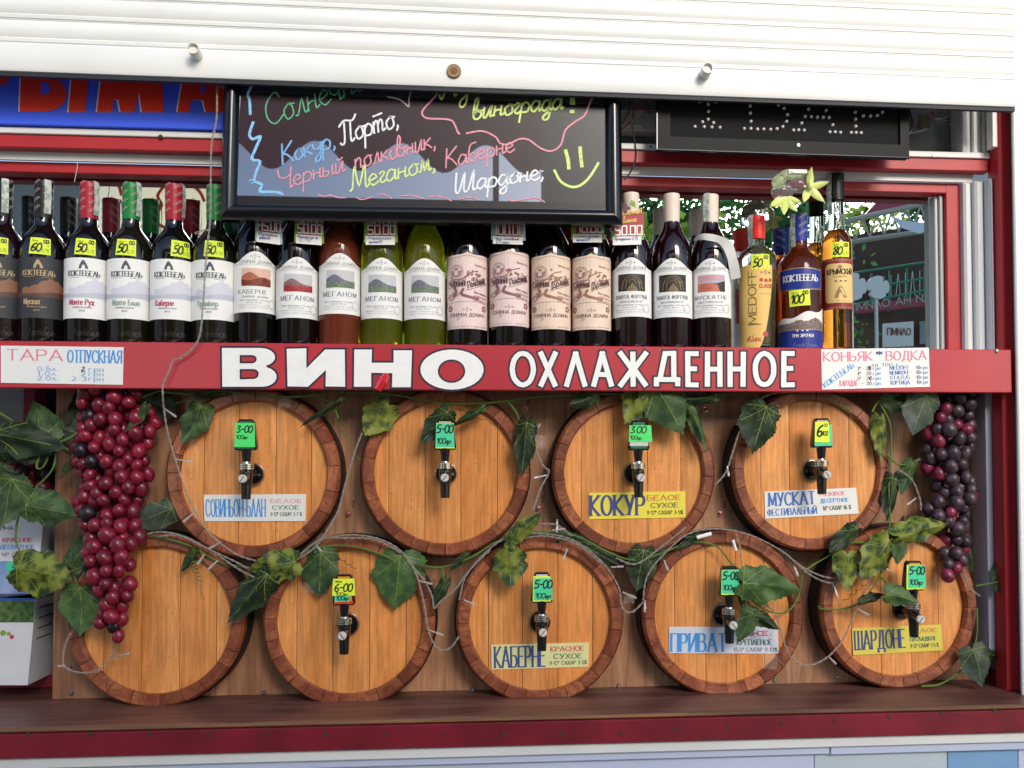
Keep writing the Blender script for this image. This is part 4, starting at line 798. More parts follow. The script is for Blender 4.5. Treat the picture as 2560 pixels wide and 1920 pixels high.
m = MB(); m.tube(spline([P(2276, 333, .04), P(2300, 328, .04), P(2317, 322, .042)]), .0018, 6); m.build('grey_lead', WW, sc, True)
m = MB(); m.tube(spline([P(2326, 262, .04), P(2330, 280, .04), P(2336, 290, .04)]), .0016, 6); m.build('red_lead', RW, sc, True)
m = MB()
for k in range(14): a = P(2334, 296, .04); b_ = P(2334 + rnd.uniform(-30, 46), 296 + rnd.uniform(-26, 40), rnd.uniform(.02, .05)); m.tube([a, a.lerp(b_, .5) + Vector((0, 0, rnd.uniform(-.004, .004))), b_], .0005, 4)
m.build('strands', CHROME, sc)

# ------------------------------------------------------------------ bottles
BY = .050; BR = .0382
GL_DARK = mat('dark_wine_glass', '#0c0809', .06, coat=.3, spec=.6)
GL_RED = mat('red_wine_glass', '#19060a', .05, coat=.4, spec=.6)
GL_OLIVE = mat('olive_dark_glass', '#15140a', .06, coat=.3, spec=.6)
GL_GREEN = mat('green_wine_glass', (.58, .62, .05), .02, trans=.9, ior=1.38)
GL_ROSE = mat('rose_wine_glass', (.24, .05, .022), .03, trans=.45, ior=1.38)
GL_AMB = mat('cognac_glass', (.80, .26, .03), .02, trans=1, ior=1.36)
GL_AMBD = mat('dark_cognac_glass', (.45, .09, .03), .02, trans=.9, ior=1.36)
GL_CLEAR = mat('clear_glass', (.93, .95, .93), .02, trans=1, ior=1.3)
FOIL = {k: mat('foil_' + k, c, .38, spec=.4) for k, c in dict(black='#1b1b1d', red='#a51f35', green='#14803a', cream='#e6d5c8', bright='#e22d22', blue='#22368f').items()}
STAMP = mat('excise_stamp', '#c9cfc8', .6, col2='#93a89f', vscale=120, lo=.45, hi=.55)
LBW = mat('white_label_paper', '#ebebe8', .55); LBK = mat('charcoal_label_paper', '#35363a', .55); LBP = mat('pink_label_paper', '#ead3cd', .55, var=.08, vscale=50); LBO = mat('peach_label_paper', '#ecd4bf', .55, var=.08, vscale=50)
M_MIST = mat('lilac_mist_print', '#d3d2de', .55); M_MIST2 = mat('grey_mist_print', '#bfc0d0', .55); M_COP = mat('copper_print', '#8d6149', .5); M_COPD = mat('dark_copper_print', '#5a4035', .5); M_GOLD = mat('gold_print', '#b79f78', .45)
M_SKYG = mat('pale_sky_print', '#c3c4c6', .5); M_HILL = mat('slate_hill_print', '#77788a', .5, var=.4, vscale=300); M_FIELD = mat('green_field_print', '#75876f', .5, var=.4, vscale=250)
M_RHILL = mat('mauve_hill_print', '#8f6f72', .5, var=.4, vscale=300); M_RFIELD = mat('scarlet_field_print', '#b8323c', .5, var=.5, vscale=250); M_DUSK = mat('dusk_sky_print', '#dcb3a2', .5); M_ORAN = mat('orange_hill_print', '#b86a4a', .5, var=.3, vscale=200); M_RUST = mat('rust_field_print', '#8a3f22', .5, var=.6, vscale=220)
M_CAVE = mat('dark_vault_print', '#2a241d', .5); M_CAVEL = mat('lit_vault_print', '#8a7756', .5, var=.5, vscale=300); M_SUN = mat('sunset_print', '#e0766a', .5, col2='#a8b0c6', vscale=60, stretch=(.1, .1, 1)); M_SEA = mat('sunset_sea_print', '#c8705a', .5, var=.3, vscale=200, stretch=(.2, 1, 1))
MAR = mat('maroon_print', '#8a4650', .5); TANP = mat('tan_print', '#c39c78', .5); PKP = mat('rose_print', '#cf9c9a', .5)
def cyl(cx, cy, R, z0):                       # label frame: u = arc length from the front, v = height over z0
    a0 = -math.atan(cx / (cy + CAMD))          # every label is turned towards the customer
    def F(u, v, h=0): return Vector((cx + (R + h) * sin(u / R + a0), cy - (R + h) * cos(u / R + a0), z0 + v))
    F.step = .0035; return F
def patch(mb, F, u0, u1, top, bot=lambda u: 0.0, h=.0004, mi=0, n=20):
    for k in range(n):
        a, b_ = u0 + (u1 - u0) * k / n, u0 + (u1 - u0) * (k + 1) / n
        mb.quad(F(a, bot(a), h), F(b_, bot(b_), h), F(b_, top(b_), h), F(a, top(a), h), mi)
def rpatch(mb, F, u0, u1, v0, v1, h, mi=0, n=8): patch(mb, F, u0, u1, lambda u: v1, lambda u: v0, h, mi, n)
BME = {}
def body(key, prof, matl, t, n=40):
    """shared glass meshes, local coordinates"""
    if key not in BME:
        m = MB(); m.lathe(prof, (0, 0, 0), 'Z', n); o = m.build('glass', matl); BME[key] = o.data
        o.data.polygons.foreach_set('use_smooth', [True] * len(o.data.polygons)); bpy.data.objects.remove(o)
    return link('glass', BME[key], t)
def build_at(m, name, mats, t, **k): return m.build(name, mats, t, **k)
def stamp(t, c, r, ztop, L, w_=.011, ang=.5, side=1):
    """paper excise strip folded over the capsule and hanging down beside the neck"""
    m = MB(); a = ang; d = Vector((sin(a), -cos(a), 0)); s2 = Vector((cos(a), sin(a), 0)); pts = []
    for q, out in ((0, 0), (.3, .0), (1, 0)): pts.append(Vector((c.x, c.y, ztop + .0006)) + d * (r * q))
    pts += [Vector((c.x, c.y, ztop - .004)) + d * (r + .0018), Vector((c.x, c.y, ztop - L * .5)) + d * (r + .0035), Vector((c.x, c.y, ztop - L)) + d * (r + .0012)]
    for p_, q_ in zip(pts, pts[1:]): m.quad(p_ - s2 * w_ / 2, p_ + s2 * w_ / 2, q_ + s2 * w_ / 2, q_ - s2 * w_ / 2)
    m.build('excise_stamp', STAMP, t)
def sticker(t, F, u, v, w_, h_, big_, small='00', top='Цена', low='0,75', tilt=0, bg=None, R=None):
    m = MB(); ca, sa = cos(tilt), sin(tilt); FF = lambda a, b_, h=0: F(u + a * ca - b_ * sa, v + a * sa + b_ * ca, h)
    FF.step = .004
    for k in range(4): m.quad(FF(w_ * k / 4, 0, .0012), FF(w_ * (k + 1) / 4, 0, .0012), FF(w_ * (k + 1) / 4, h_, .0012), FF(w_ * k / 4, h_, .0012))
    text(m, FF, big_, w_ * .07, h_ * .18, h_ * .5, width=w_ * (.5 if len(big_) < 3 else .62), script=True, pen=.17, mi=1, hh=.0015, slant=.15)
    if small: text(m, FF, small, w_ * .66, h_ * .7, h_ * .2, width=w_ * .26, script=True, pen=.28, mi=1, hh=.0015)
    if top: text(m, FF, top, w_ * .12, h_ * .78, h_ * .13, width=w_ * .28, script=True, pen=.12, mi=2, hh=.0015)
    if low: text(m, FF, low, w_ * .6, h_ * .14, h_ * .2, width=w_ * .33, script=True, pen=.1, mi=2, hh=.0015)
    m.build('price_sticker', [bg or STY, INK, mat('faint_green_ink', '#7f9a2c', .6)], t)
def arch_mark(m, F, u, v, s, mi, hh=.0007):   # little rock arch above the lettering
    pts = [(-.5, 0), (-.42, .35), (-.15, .95), (.05, 1), (.3, .6), (.5, .1), (.5, 0), (.2, 0), (.15, .35), (0, .48), (-.15, .35), (-.22, 0)]
    # two legs and a top so each piece stays convex
    for pl in ([(-.5, 0), (-.22, 0), (-.15, .35), (0, .48), (-.15, .95), (-.42, .4)], [(0, .48), (.15, .35), (.2, 0), (.5, 0), (.5, .12), (.3, .6), (.05, 1), (-.15, .95)]):
        m.poly([F(u + a * s, v + b_ * s, hh) for a, b_ in pl], mi)
ZS = SZ0 + .0006
def base(px, label, group='wine bottles on the upper shelf', name='wine_bottle', cat='bottle', py=700):
    p = P(px, py, BY); return thing(name, label, cat, (p.x, BY, ZS), group), Vector((p.x, BY, ZS))
KP = [(0, .004), (.030, .0), (.0365, .002), (BR, .006), (BR, .160), (.0374, .173), (.0350, .184), (.0308, .194), (.0252, .2025), (.0198, .2095), (.0160, .216), (.0146, .224), (.0140, .234), (.0138, .290), (0, .290)]
def capsule(t, c, r, z0, z1, matl, txt=None, flare=.001):
    m = MB(); m.lathe([(r, z0), (r + .0002, z0 + .01), (r + flare * .6, z1 - .012), (r + flare, z1 - .003), (r + flare * .3, z1 - .0006), (0, z1)], c, 'Z', 28); o = m.build('capsule', matl, t, True, 60)
    if txt:
        F = cyl(c.x, c.y, r + flare * .6, c.z); m = MB()
        for k in range(int((z1 - z0 - .012) / .0165) + 1):
            for a0 in (-.011, .011, .033, -.033): text(m, F, txt, a0 - .010, z0 + .004 + k * .0150 + (a0 % .02) * .5, .0038, width=.018, ang=.6, pen=.1, hh=.0009)
        m.build('lettering', txt_mat, o)
txt_mat = mat('pale_foil_print', '#c7a9a4', .5)
def koktebel(px, cap, name_, col, dark, label, stick='50', glass=GL_DARK, st_ang=.5, top=.3235, su=-.033):
    t, c = base(px, label); body('k' + glass.name, KP, glass, t)
    capsule(t, c, .0148, .229, .2945, FOIL[cap], 'КОКТЕБЕЛЬ'); stamp(t, c, .0156, c.z + .2948, .060, ang=st_ang)
    F = cyl(c.x, c.y, BR, c.z); m = MB(); HW = .055; z0, z1 = .048, .153
    rpatch(m, F, -HW, HW, z0, z1, .0004, 0, 24); s = -.008
    mats = [LBK if dark else LBW, M_COP if dark else M_MIST, M_COPD if dark else M_MIST2, M_GOLD if dark else IK, M_GOLD if dark else col]
    hill = lambda u: z0 + .052 + .016 * math.exp(-((u - .012) / .022) ** 2) + .0015 * sin(u * 900)
    patch(m, F, -.036, HW, hill, lambda u: z0 + .040, .0006, 1); patch(m, F, -HW * .96, HW, lambda u: z0 + .044 + .002 * sin(u * 70), lambda u: z0 + .036, .0008, 2)
    arch_mark(m, F, s, z0 + .086, .015, 3); text(m, F, 'КОКТЕБЕЛЬ', s - .026, z0 + .0735, .0088, width=.052, pen=.2, thin=.08, serif=True, mi=3, hh=.0008)
    rpatch(m, F, s - .024, s - .006, z0 + .0705, z0 + .0710, .0008, 3, 3); rpatch(m, F, s + .006, s + .024, z0 + .0705, z0 + .0710, .0008, 3, 3)
    text(m, F, name_, s - .023, z0 + .0235, .0095, width=.0045 * len(name_), pen=.2, thin=.09, mi=4, hh=.0008)
    text(m, F, 'напівсолодке', s - .017, z0 + .018, .0028, width=.030, pen=.16, mi=3, hh=.0008); text(m, F, '2012', s - .006, z0 + .012, .0026, width=.009, pen=.16, mi=3, hh=.0008)
    m.build('label', mats, t)
    m = MB(); text(m, F, 'Коктебель', -.022, .018, .015, width=.042, script=True, pen=.06, hh=.0003); m.build('embossing', mat('embossed_glass', '#2c2725', .2), t)
    def FS(u, v, h=0):
        r_ = BR - max(0, v - .158) ** 1.35 * .42; a0 = -math.atan(c.x / (c.y + CAMD)); return Vector((c.x + (r_ + h) * sin(u / BR + a0), c.y - (r_ + h) * cos(u / BR + a0), c.z + v))
    FS.step = .0035
    if stick: sticker(t, FS, su + .007, .1585, .0335, .029, stick, tilt=-.03)
koktebel(6, 'black', 'Нектар', None, True, 'dark labelled wine bottle cut off by the left edge of the photo', '60', GL_RED, .6)
koktebel(108, 'black', 'Мускат', None, True, 'wine bottle with charcoal label and a yellow 60 sticker, wholly in view', '60', st_ang=.75, su=-.030)
koktebel(221, 'red', 'Монте Руж', mat('raspberry_print', '#b34c68', .5), False, 'white labelled wine bottle with raspberry capsule, beside the charcoal labelled bottles', su=-.030, st_ang=1.1)
koktebel(327, 'green', 'Монте Блан', mat('sage_print', '#8fa39c', .5), False, 'white labelled wine bottle with green capsule, between two raspberry capsule bottles', glass=GL_OLIVE, st_ang=1.1)
koktebel(434, 'red', 'Каберне', mat('raspberry_print', '#b34c68', .5), False, 'white labelled wine bottle with raspberry capsule, between two green capsule bottles', su=-.012, st_ang=1.4)
koktebel(537, 'green', 'Трамінер', mat('sage_print', '#8fa39c', .5), False, 'white labelled wine bottle with green capsule behind the hanging light cord', glass=GL_OLIVE, su=-.026, st_ang=2.4)
SP = [(0, .004), (.030, .0), (.0350, .002), (.0368, .006), (.0368, .176), (.0358, .189), (.0328, .202), (.0275, .214), (.0215, .2245), (.0170, .234), (.0146, .243), (.0138, .252), (.0138, .292), (0, .292)]
def emblem(m, F, u, v, s, mi):
    for a, b_, c_, d in ((-.5, .5, .5, .5), (-.35, 0, .35, 0), (-.4, .8, .0, 1.1), (.4, .8, 0, 1.1), (-.3, -.2, 0, -.5), (.3, -.2, 0, -.5), (-.45, .1, -.2, .4), (.45, .1, .2, .4)): m.ribbon(F, [(u + a * s, v + b_ * s), (u + c_ * s, v + d * s)], lambda t: s * .05, .0008, mi)
    text(m, F, '18', u - s * 1.6, v, s * .45, width=s * .7, pen=.2, mi=mi, hh=.0008); text(m, F, '88', u + s * .95, v, s * .45, width=s * .7, pen=.2, mi=mi, hh=.0008)
def sunny(px, title, pic, label, glass, cap='cream', z0=.050, capz=True, sub=None, stampa=None):
    t, c = base(px, label); R = .0368; body('s' + glass.name, SP, glass, t)
    capsule(t, c, .0146, .244, .2970, FOIL[cap])
    if stampa is not None: stamp(t, c, .0154, c.z + .2973, .052, ang=stampa)
    F = cyl(c.x, c.y, R, c.z); m = MB(); HW = .0525; top = lambda u: z0 + .088 + .0195 * (.5 + .5 * cos(min(1, abs(u) / .042) * pi))
    patch(m, F, -HW, HW, top, lambda u: z0, .0004, 0, 28)
    ribt = [(-HW + k * HW / 8, z0 + .0845) for k in range(17)]; m.ribbon(F, ribt, lambda t_: .00025, .0007, 1)
    emblem(m, F, -.001, z0 + .097, .0052, 1)
    text(m, F, 'СОНЯЧНА ДОЛИНА', -.030, z0 + .0865, .0052, width=.060, pen=.16, thin=.08, mi=1, hh=.0008)
    pu0, pu1, pv0, pv1 = -.025, .027, z0 + .0465, z0 + .0775
    def hl(k, f=.5): return lambda u: pv0 + (pv1 - pv0) * (f + .35 * math.exp(-((u + .010) / .014) ** 2) + .03 * sin(u * 1400) * k)
    if pic in ('hill', 'red'):
        rpatch(m, F, pu0, pu1, pv0, pv1, .0006, 3); patch(m, F, pu0, pu1, hl(1, .38), lambda u: pv0, .0008, 4, 26); patch(m, F, pu0, pu1, lambda u: pv0 + (pv1 - pv0) * (.33 + .05 * sin(u * 300)), lambda u: pv0, .001, 5, 26)
        mats_ = [M_SKYG] + ([M_HILL, M_FIELD] if pic == 'hill' else [M_RHILL, M_RFIELD])
    elif pic == 'dusk':
        rpatch(m, F, pu0, pu1, pv0, pv1, .0006, 3); patch(m, F, pu0, pu1, hl(1, .42), lambda u: pv0, .0008, 4, 26); patch(m, F, pu0, pu1, lambda u: pv0 + (pv1 - pv0) * (.4 + .1 * sin(u * 120)), lambda u: pv0, .001, 5, 26); mats_ = [M_DUSK, M_ORAN, M_RUST]
    elif pic == 'vault':
        rpatch(m, F, pu0, pu1, pv0, pv1, .0006, 3); cu, h_ = .002, pv1 - pv0
        patch(m, F, cu - .009, cu + .009, lambda u: pv0 + h_ * .5 * (1 - abs(u - cu) / .012), lambda u: pv0, .0008, 4, 10)
        for q in range(3): m.ribbon(F, [(cu + (.006 + .005 * q) * cos(a), pv0 + h_ * .45 + h_ * (.22 + .12 * q) * sin(a)) for a in [pi * k / 10 for k in range(11)]], lambda t_: .0007, .0009, 4)
        for q in (-.019, .019, -.012, .014): m.ribbon(F, [(cu + q, pv0 + h_ * .1), (cu + q * .85, pv0 + h_ * .6)], lambda t_: .001, .0009, 4)
        mats_ = [M_CAVE, M_CAVEL, M_CAVE]
    else:
        rpatch(m, F, pu0, pu1, pv0, pv1, .0006, 3); rpatch(m, F, pu0, pu1, pv0, pv0 + (pv1 - pv0) * .5, .0008, 4)
        patch(m, F, .004, pu1, lambda u: pv0 + (pv1 - pv0) * (.42 + .22 * (u - .004) / .023), lambda u: pv0 + (pv1 - pv0) * max(0, .42 - 2.2 * max(0, (u - .012) / .023)), .001, 5, 12); mats_ = [M_SUN, M_SEA, M_CAVE]
    tw = {'МЕГАНОМ': .062, 'КАБЕРНЕ': .050}.get(title, .062)
    text(m, F, title, -.031, z0 + (.031 if not sub else .033), .0078 if not sub else .0066, width=tw, pen=.16, thin=.08, serif=True, mi=2, hh=.0008, gap=.3)
    if sub: text(m, F, sub, -.024, z0 + .026, .0045, width=.046, pen=.15, mi=1, hh=.0008)
    for k, (wd, tx) in enumerate(((.050, 'Вино ординарне столове'), (.026, 'сухе біле'), (.056, 'виробник та розлив у регіоні'), (.050, 'міцність та цукор на етикетці'))): text(m, F, tx, -.003 - wd / 2, z0 + .0205 - k * .0042, .0026 if k < 2 else .0018, width=wd, pen=.16, mi=1, hh=.0008)
    for r_ in (.0085, .0065): m.ribbon(F, [(.030 + r_ * cos(a), z0 + .016 + r_ * sin(a)) for a in [2 * pi * k / 20 for k in range(21)]], lambda t_: .00022, .0008, 1)
    m.build('label', [LBW, mat('grey_fine_print', '#9a9ca0', .5), mat('slate_title_print', '#5c6178', .5)] + mats_, t)
    return t, c
sunny(639, 'КАБЕРНЕ', 'dusk', 'dark wine bottle with an orange landscape picture, under the 45.00 card', GL_DARK, z0=.062, sub='сонячної долини')
sunny(744, 'МЕГАНОМ', 'red', 'dark wine bottle with a scarlet field picture on its white label', GL_DARK, z0=.053)
sunny(850, 'МЕГАНОМ', 'hill', 'rust coloured rose wine bottle with a green hill picture', GL_ROSE, z0=.061)
sunny(955, 'МЕГАНОМ', 'hill', 'green bottle with a hill picture beneath a 50.00 card', GL_GREEN, z0=.054)
sunny(1062, 'МЕГАНОМ', 'hill', 'green bottle with a hill picture and no price card on its neck', GL_GREEN, z0=.054, stampa=1.5)
def colonel(px, title, label, z0, warm=0):
    t, c = base(px, label); R = .0368; body('s' + GL_DARK.name, SP, GL_DARK, t); capsule(t, c, .0146, .244, .2970, FOIL['black'])
    F = cyl(c.x, c.y, R, c.z); m = MB(); HW = .0485; Ht = .133
    def wob(v): return HW - .0028 * math.exp(-((v - .046) / .006) ** 2)
    n = 26                                                        # scalloped outline, waist at a third of the height
    for k in range(n):
        v0_, v1_ = Ht * k / n, Ht * (k + 1) / n; a0, a1 = wob(v0_), wob(v1_)
        if k == 0: a0 -= .003
        if k == n - 1: a1 -= .004
        for j in range(14):
            f0, f1 = -1 + j / 7, -1 + (j + 1) / 7; tp = lambda f: .0045 * math.exp(-(f / .14) ** 2) if k == n - 1 else 0
            m.quad(F(a0 * f0, z0 + v0_, .0004), F(a0 * f1, z0 + v0_, .0004), F(a1 * f1, z0 + v1_ + tp(f1), .0004), F(a1 * f0, z0 + v1_ + tp(f0), .0004))
    ln = lambda pts, w_, mi: m.ribbon(F, spline([Vector(p_) for p_ in pts], 4), lambda t_: w_, .0008, mi)
    z = z0
    ln([(-.043, z + .052), (-.045, z + .09), (-.043, z + .124), (-.02, z + .128), (0, z + .131), (.02, z + .128), (.043, z + .124), (.045, z + .09), (.043, z + .052)], .0003, 1)
    ln([(-.045, z + .006), (-.044, z + .040), (-.030, z + .047), (0, z + .049), (.030, z + .047), (.044, z + .04), (.045, z + .006)], .0003, 1)
    cu, cv = -.020, z + .101
    for r_ in (.0135, .0115): m.ribbon(F, [(cu + r_ * cos(a), cv + r_ * sin(a)) for a in [2 * pi * k / 24 for k in range(25)]], lambda t_: .0003, .0008, 1)
    for pl in ([(-.007, -.007), (0, -.009), (.007, -.007), (.008, .003), (-.008, .003)], [(-.003, .004), (.003, .004), (.004, .009), (0, .0075), (-.004, .009)], [(-.0095, -.004), (-.0075, -.006), (-.0085, .004), (-.0105, .002)], [(.0095, -.004), (.0105, .002), (.0085, .004), (.0075, -.006)]): m.poly([F(cu + a, cv + b_, .0009) for a, b_ in pl], 1)
    m.poly([F(cu + a, cv + b_, .0012) for a, b_ in ((-.0035, -.005), (.0035, -.005), (.004, .001), (-.004, .001))], 0)
    rnd = random.Random(int(px))
    for k in range(26):                                            # vine and oak ornament
        a, b_ = rnd.uniform(-.004, .036), 0; b_ = z + .103 - (a + .004) * .35 + rnd.uniform(-.012, .006); r_ = rnd.uniform(.0016, .0034); ph = rnd.uniform(0, 6)
        m.poly([F(a + r_ * cos(ph + 1.26 * q) * (1 if q % 2 else .75), b_ + r_ * sin(ph + 1.26 * q), .0007 + k * .00001) for q in range(5)], 3 if k % 3 else 1)
    ln([(-.032, z + .094), (-.024, z + .085), (-.010, z + .088), (.005, z + .100), (.020, z + .104)], .0009, 3)
    m.poly([F(a, b_, .0011) for a, b_ in ((-.038, z + .074), (-.003, z + .0765), (-.003, z + .0895), (-.038, z + .087))], 0); m.poly([F(a, b_, .0011) for a, b_ in ((.001, z + .069), (.041, z + .083), (.041, z + .094), (.001, z + .084))], 0)
    for pts in (((-.038, z + .074), (-.003, z + .0765), (-.003, z + .0895), (-.038, z + .087), (-.038, z + .074)), ((.001, z + .069), (.041, z + .083), (.041, z + .094), (.001, z + .084), (.001, z + .069))): m.ribbon(F, [Vector(p_) for p_ in pts], lambda t_: .0003, .0013, 2)
    A, B = title.split(' '); text(m, F, A, -.036, z + .0765, .0105, width=.032, pen=.15, mi=2, hh=.0014, ang=.03); text(m, F, B, .003, z + .0735, .0105, width=.036, pen=.15, mi=2, hh=.0014, ang=.3)
    ln([(-.024, z + .074), (-.020, z + .066), (-.026, z + .058)], .0028, 3); ln([(-.006, z + .072), (-.010, z + .062), (.008, z + .056), (.022, z + .054)], .0024, 3); ln([(-.010, z + .066), (-.026, z + .055), (-.034, z + .051)], .0012, 1)
    text(m, F, 'КРЫМЪ', -.036, z + .053, .0065, width=.022, pen=.14, mi=1, hh=.0012, ang=.55)
    for k, tx in enumerate(('Вино марочне', 'кріплене', 'десертне')): text(m, F, tx, .012, z + .064 - k * .0065, .0042, width=.027, pen=.14, mi=3 if not warm else 1, hh=.0009, ang=-.15)
    text(m, F, 'Врожаю 2003', .014, z + .113, .0035, width=.026, pen=.13, mi=3, hh=.0009, ang=-.12)
    for k in (-1, 1):
        for q in range(5): a = q * 1.26; m.poly([F(k * .034 + .004 * cos(a) + .0028 * cos(a + d_), z + .037 + .004 * sin(a) + .0028 * sin(a + d_), .0008) for d_ in (0, 1.6, 3.1, 4.7)], 3)
    emblem(m, F, 0, z + .033, .0048, 1); text(m, F, 'СОНЯЧНА ДОЛИНА', -.034, z + .022, .0058, width=.068, pen=.15, thin=.08, mi=2, hh=.0009); text(m, F, 'Premium Wine', -.018, z + .0135, .0075, width=.038, pen=.08, script=True, mi=1, hh=.0009); text(m, F, 'вміст спирту цукру об єм держстандарт', -.038, z + .003, .0022, width=.076, pen=.14, mi=1, hh=.0009)
    m.build('label', [LBO if warm else LBP, mat('mauve_fine_print', '#a87f83', .5), mat('plum_title_print', '#5b3240', .5), mat('tan_ornament_print', '#a06f52', .5) if warm else mat('plum_ornament_print', '#8d5963', .5)], t)
colonel(1168, 'Чорний Полковник', 'dark bottle with ornate pink label, standing next to the green bottles', .037)
colonel(1273, 'Чорний Полковник', 'dark bottle with ornate pink label, under the 100.00 card', .043)
colonel(1377, 'Сонячна Долина', 'dark bottle with ornate peach label and no price card', .038, 1)
colonel(1478, 'Сонячна Долина', 'dark bottle with ornate peach label, under the 70.00 card', .038, 1)
sunny(1578, 'ЗОЛОТА ФОРТУНА', 'vault', 'dark bottle with a vaulted cellar picture, behind the tall red 50.00 card', GL_RED, z0=.062, sub='"архадересе"')
sunny(1680, 'ЗОЛОТА ФОРТУНА', 'vault', 'dark bottle with a vaulted cellar picture and bare cream capsule, without a card', GL_RED, z0=.062, sub='"архадересе"')
sunny(1777, 'МУСКАТНЕ', 'sunset', 'dark bottle with a sunset picture and a curled paper on its neck', GL_RED, z0=.063, sub='фестивальне', stampa=-.7)
# curled paper round the neck of the sunset bottle
m = MB(); o_1 = [(1734, 600, .012), (1742, 589, .0), (1758, 584, -.008), (1780, 585, -.010), (1803, 591, -.006), (1826, 602, .002), (1836, 620, .006), (1843, 648, .008), (1850, 676, .010), (1852, 694, .012)]
i_1 = [(1737, 604, .014), (1747, 600, .004), (1762, 600, -.004), (1780, 603, -.005), (1796, 608, .001), (1808, 622, .008), (1817, 642, .012), (1822, 664, .016), (1826, 684, .020), (1830, 699, .022)]
A_ = spline([P(*q) for q in o_1], 4); B_ = spline([P(*q) for q in i_1], 4)
for a, b1, c1, d in zip(A_, A_[1:], B_, B_[1:]):
    t_ = Vector((0, .0006, 0)); m.quad(c1, d, b1, a); m.quad(a + t_, b1 + t_, d + t_, c1 + t_); m.quad(a, b1, b1 + t_, a + t_); m.quad(c1 + t_, d + t_, d, c1)
tag(m.build('paper_collar', PAPER, None, True, 60), 'curled white paper collar slipped over the neck of the sunset bottle', 'paper')
# spirits
t, c = base(1893, 'clear vodka bottle with bright red cap, yellow slanted label and 50 sticker', name='vodka_bottle')
body('med', [(0, .004), (.026, 0), (.0310, .004), (.0322, .02), (.0335, .10), (.0352, .164), (.0350, .180), (.033, .188), (.020, .198), (.0142, .205), (.0138, .240), (0, .240)], GL_CLEAR, t)
capsule(t, c, .0150, .215, .259, FOIL['bright'], flare=.0006); stamp(t, c, .0158, c.z + .2593, .058, ang=-1.0)
RM = .0345; F = cyl(c.x, c.y, RM + .0006, c.z); m = MB()
patch(m, F, -.042, .030, lambda u: .160 + .002 * cos(u * 40), lambda u: -.0 + max(0, (u + .005) / .035) ** 2.2 * .13 + .002, .0004, 0, 24)
Fv = lambda u, v, h=0: F(-v, u, h)
Fv.step = .0035; text(m, Fv, 'MEDOFF', .052, .002, .014, width=.098, pen=.16, thin=.09, mi=1, hh=.0008)
text(m, F, 'CLASSIC', .004, .118, .0066, width=.026, pen=.2, mi=2, hh=.0008)
for k in (-1, 0, 1): m.poly([F(.016 + k * .0085 + .0036 * cos(a), -.014 + .1455 - abs(k) * -.001 + .0036 * sin(a), .0009) for a in [k2 * pi / 5 for k2 in range(10)]], 2)
m.poly([F(.014 + .005 * cos(a), .033 + .005 * sin(a), .0009) for a in [k2 * pi / 5 for k2 in range(10)]], 2); emblem(m, F, .015, .145, .006, 3)
text(m, F, 'М Делюкс', -.020, .020, .010, width=.026, script=True, pen=.08, mi=2, hh=.0009, slant=.3); text(m, F, 'класична горілка', -.016, .050, .0028, width=.022, pen=.15, mi=1, hh=.0009); rpatch(m, F, .004, .030, .1065, .1070, .0009, 3, 4)
m.build('label', [mat('honey_yellow_label', '#e6bd6a', .45), mat('bronze_print', '#7b6a3f', .4), mat('cherry_print', '#b8483a', .5), IK], t)
sticker(t, cyl(c.x, c.y, RM, c.z), -.010, .152, .033, .028, '50', '00', 'Цена', '')
t, c = base(1999, 'squat amber cognac bottle with blue capsule, blue badge and 100 sticker', name='cognac_bottle')
body('cog', [(0, .004), (.033, 0), (.0388, .004), (.0400, .012), (.0402, .156), (.0385, .169), (.032, .181), (.022, .191), (.0160, .200), (.0148, .212), (.0146, .245), (0, .245)], GL_AMBD, t)
capsule(t, c, .0152, .212, .2625, FOIL['blue'], 'КОКТЕБЕЛЬ', flare=.0012); stamp(t, c, .0162, c.z + .2628, .062, ang=-1.0)
F = cyl(c.x, c.y, .0403, c.z); m = MB()
patch(m, F, -.043, .048, lambda u: .153 + .003 * cos(u * 32), lambda u: .117 - .003 * cos(u * 32), .0004, 0); patch(m, F, -.041, .046, lambda u: .151 + .003 * cos(u * 32), lambda u: .119 - .003 * cos(u * 32), .0007, 1)
text(m, F, 'КОКТЕБЕЛЬ', -.031, .131, .0115, width=.066, pen=.2, thin=.09, serif=True, mi=2, hh=.0010)
mtn = lambda u: .058 + .022 * max(0, (u + .05) / .1) + .003 * sin(u * 130)
patch(m, F, -.055, .055, mtn, lambda u: .040, .0004, 2, 28); patch(m, F, -.055, .055, lambda u: .054 + .009 * math.exp(-((u - .03) / .015) ** 2) + .005 * math.exp(-((u + .002) / .01) ** 2) + .001 * sin(u * 700), lambda u: .042, .0007, 3, 30)
rpatch(m, F, -.055, .055, .002, .041, .0009, 1, 24); rpatch(m, F, -.055, .055, .0405, .0415, .0012, 0, 24)
text(m, F, 'ТРИ ЗІРОЧКИ', -.014, .0275, .0055, width=.038, pen=.2, thin=.1, mi=2, hh=.0012); text(m, F, '* * *', -.006, .036, .004, width=.020, pen=.3, mi=2, hh=.0012); text(m, F, 'Коньяк України', -.012, .010, .008, width=.044, script=True, pen=.06, mi=4, hh=.0012)
m.build('label', [mat('gilt_print', '#a58a5c', .35, metal=.4), mat('royal_blue_label', '#1b2f86', .4), mat('off_white_print', '#e4e0dc', .5), mat('brown_mountain_print', '#8c7a72', .5, var=.5, vscale=250), mat('silver_blue_print', '#6f7fb8', .5)], t)
sticker(t, F, -.018, .084, .037, .030, '100', '00', 'Цена', '', tilt=.05)
t, c = base(2092, 'tall slim amber cognac bottle with black capsule, ochre label and 80 sticker', name='cognac_bottle')
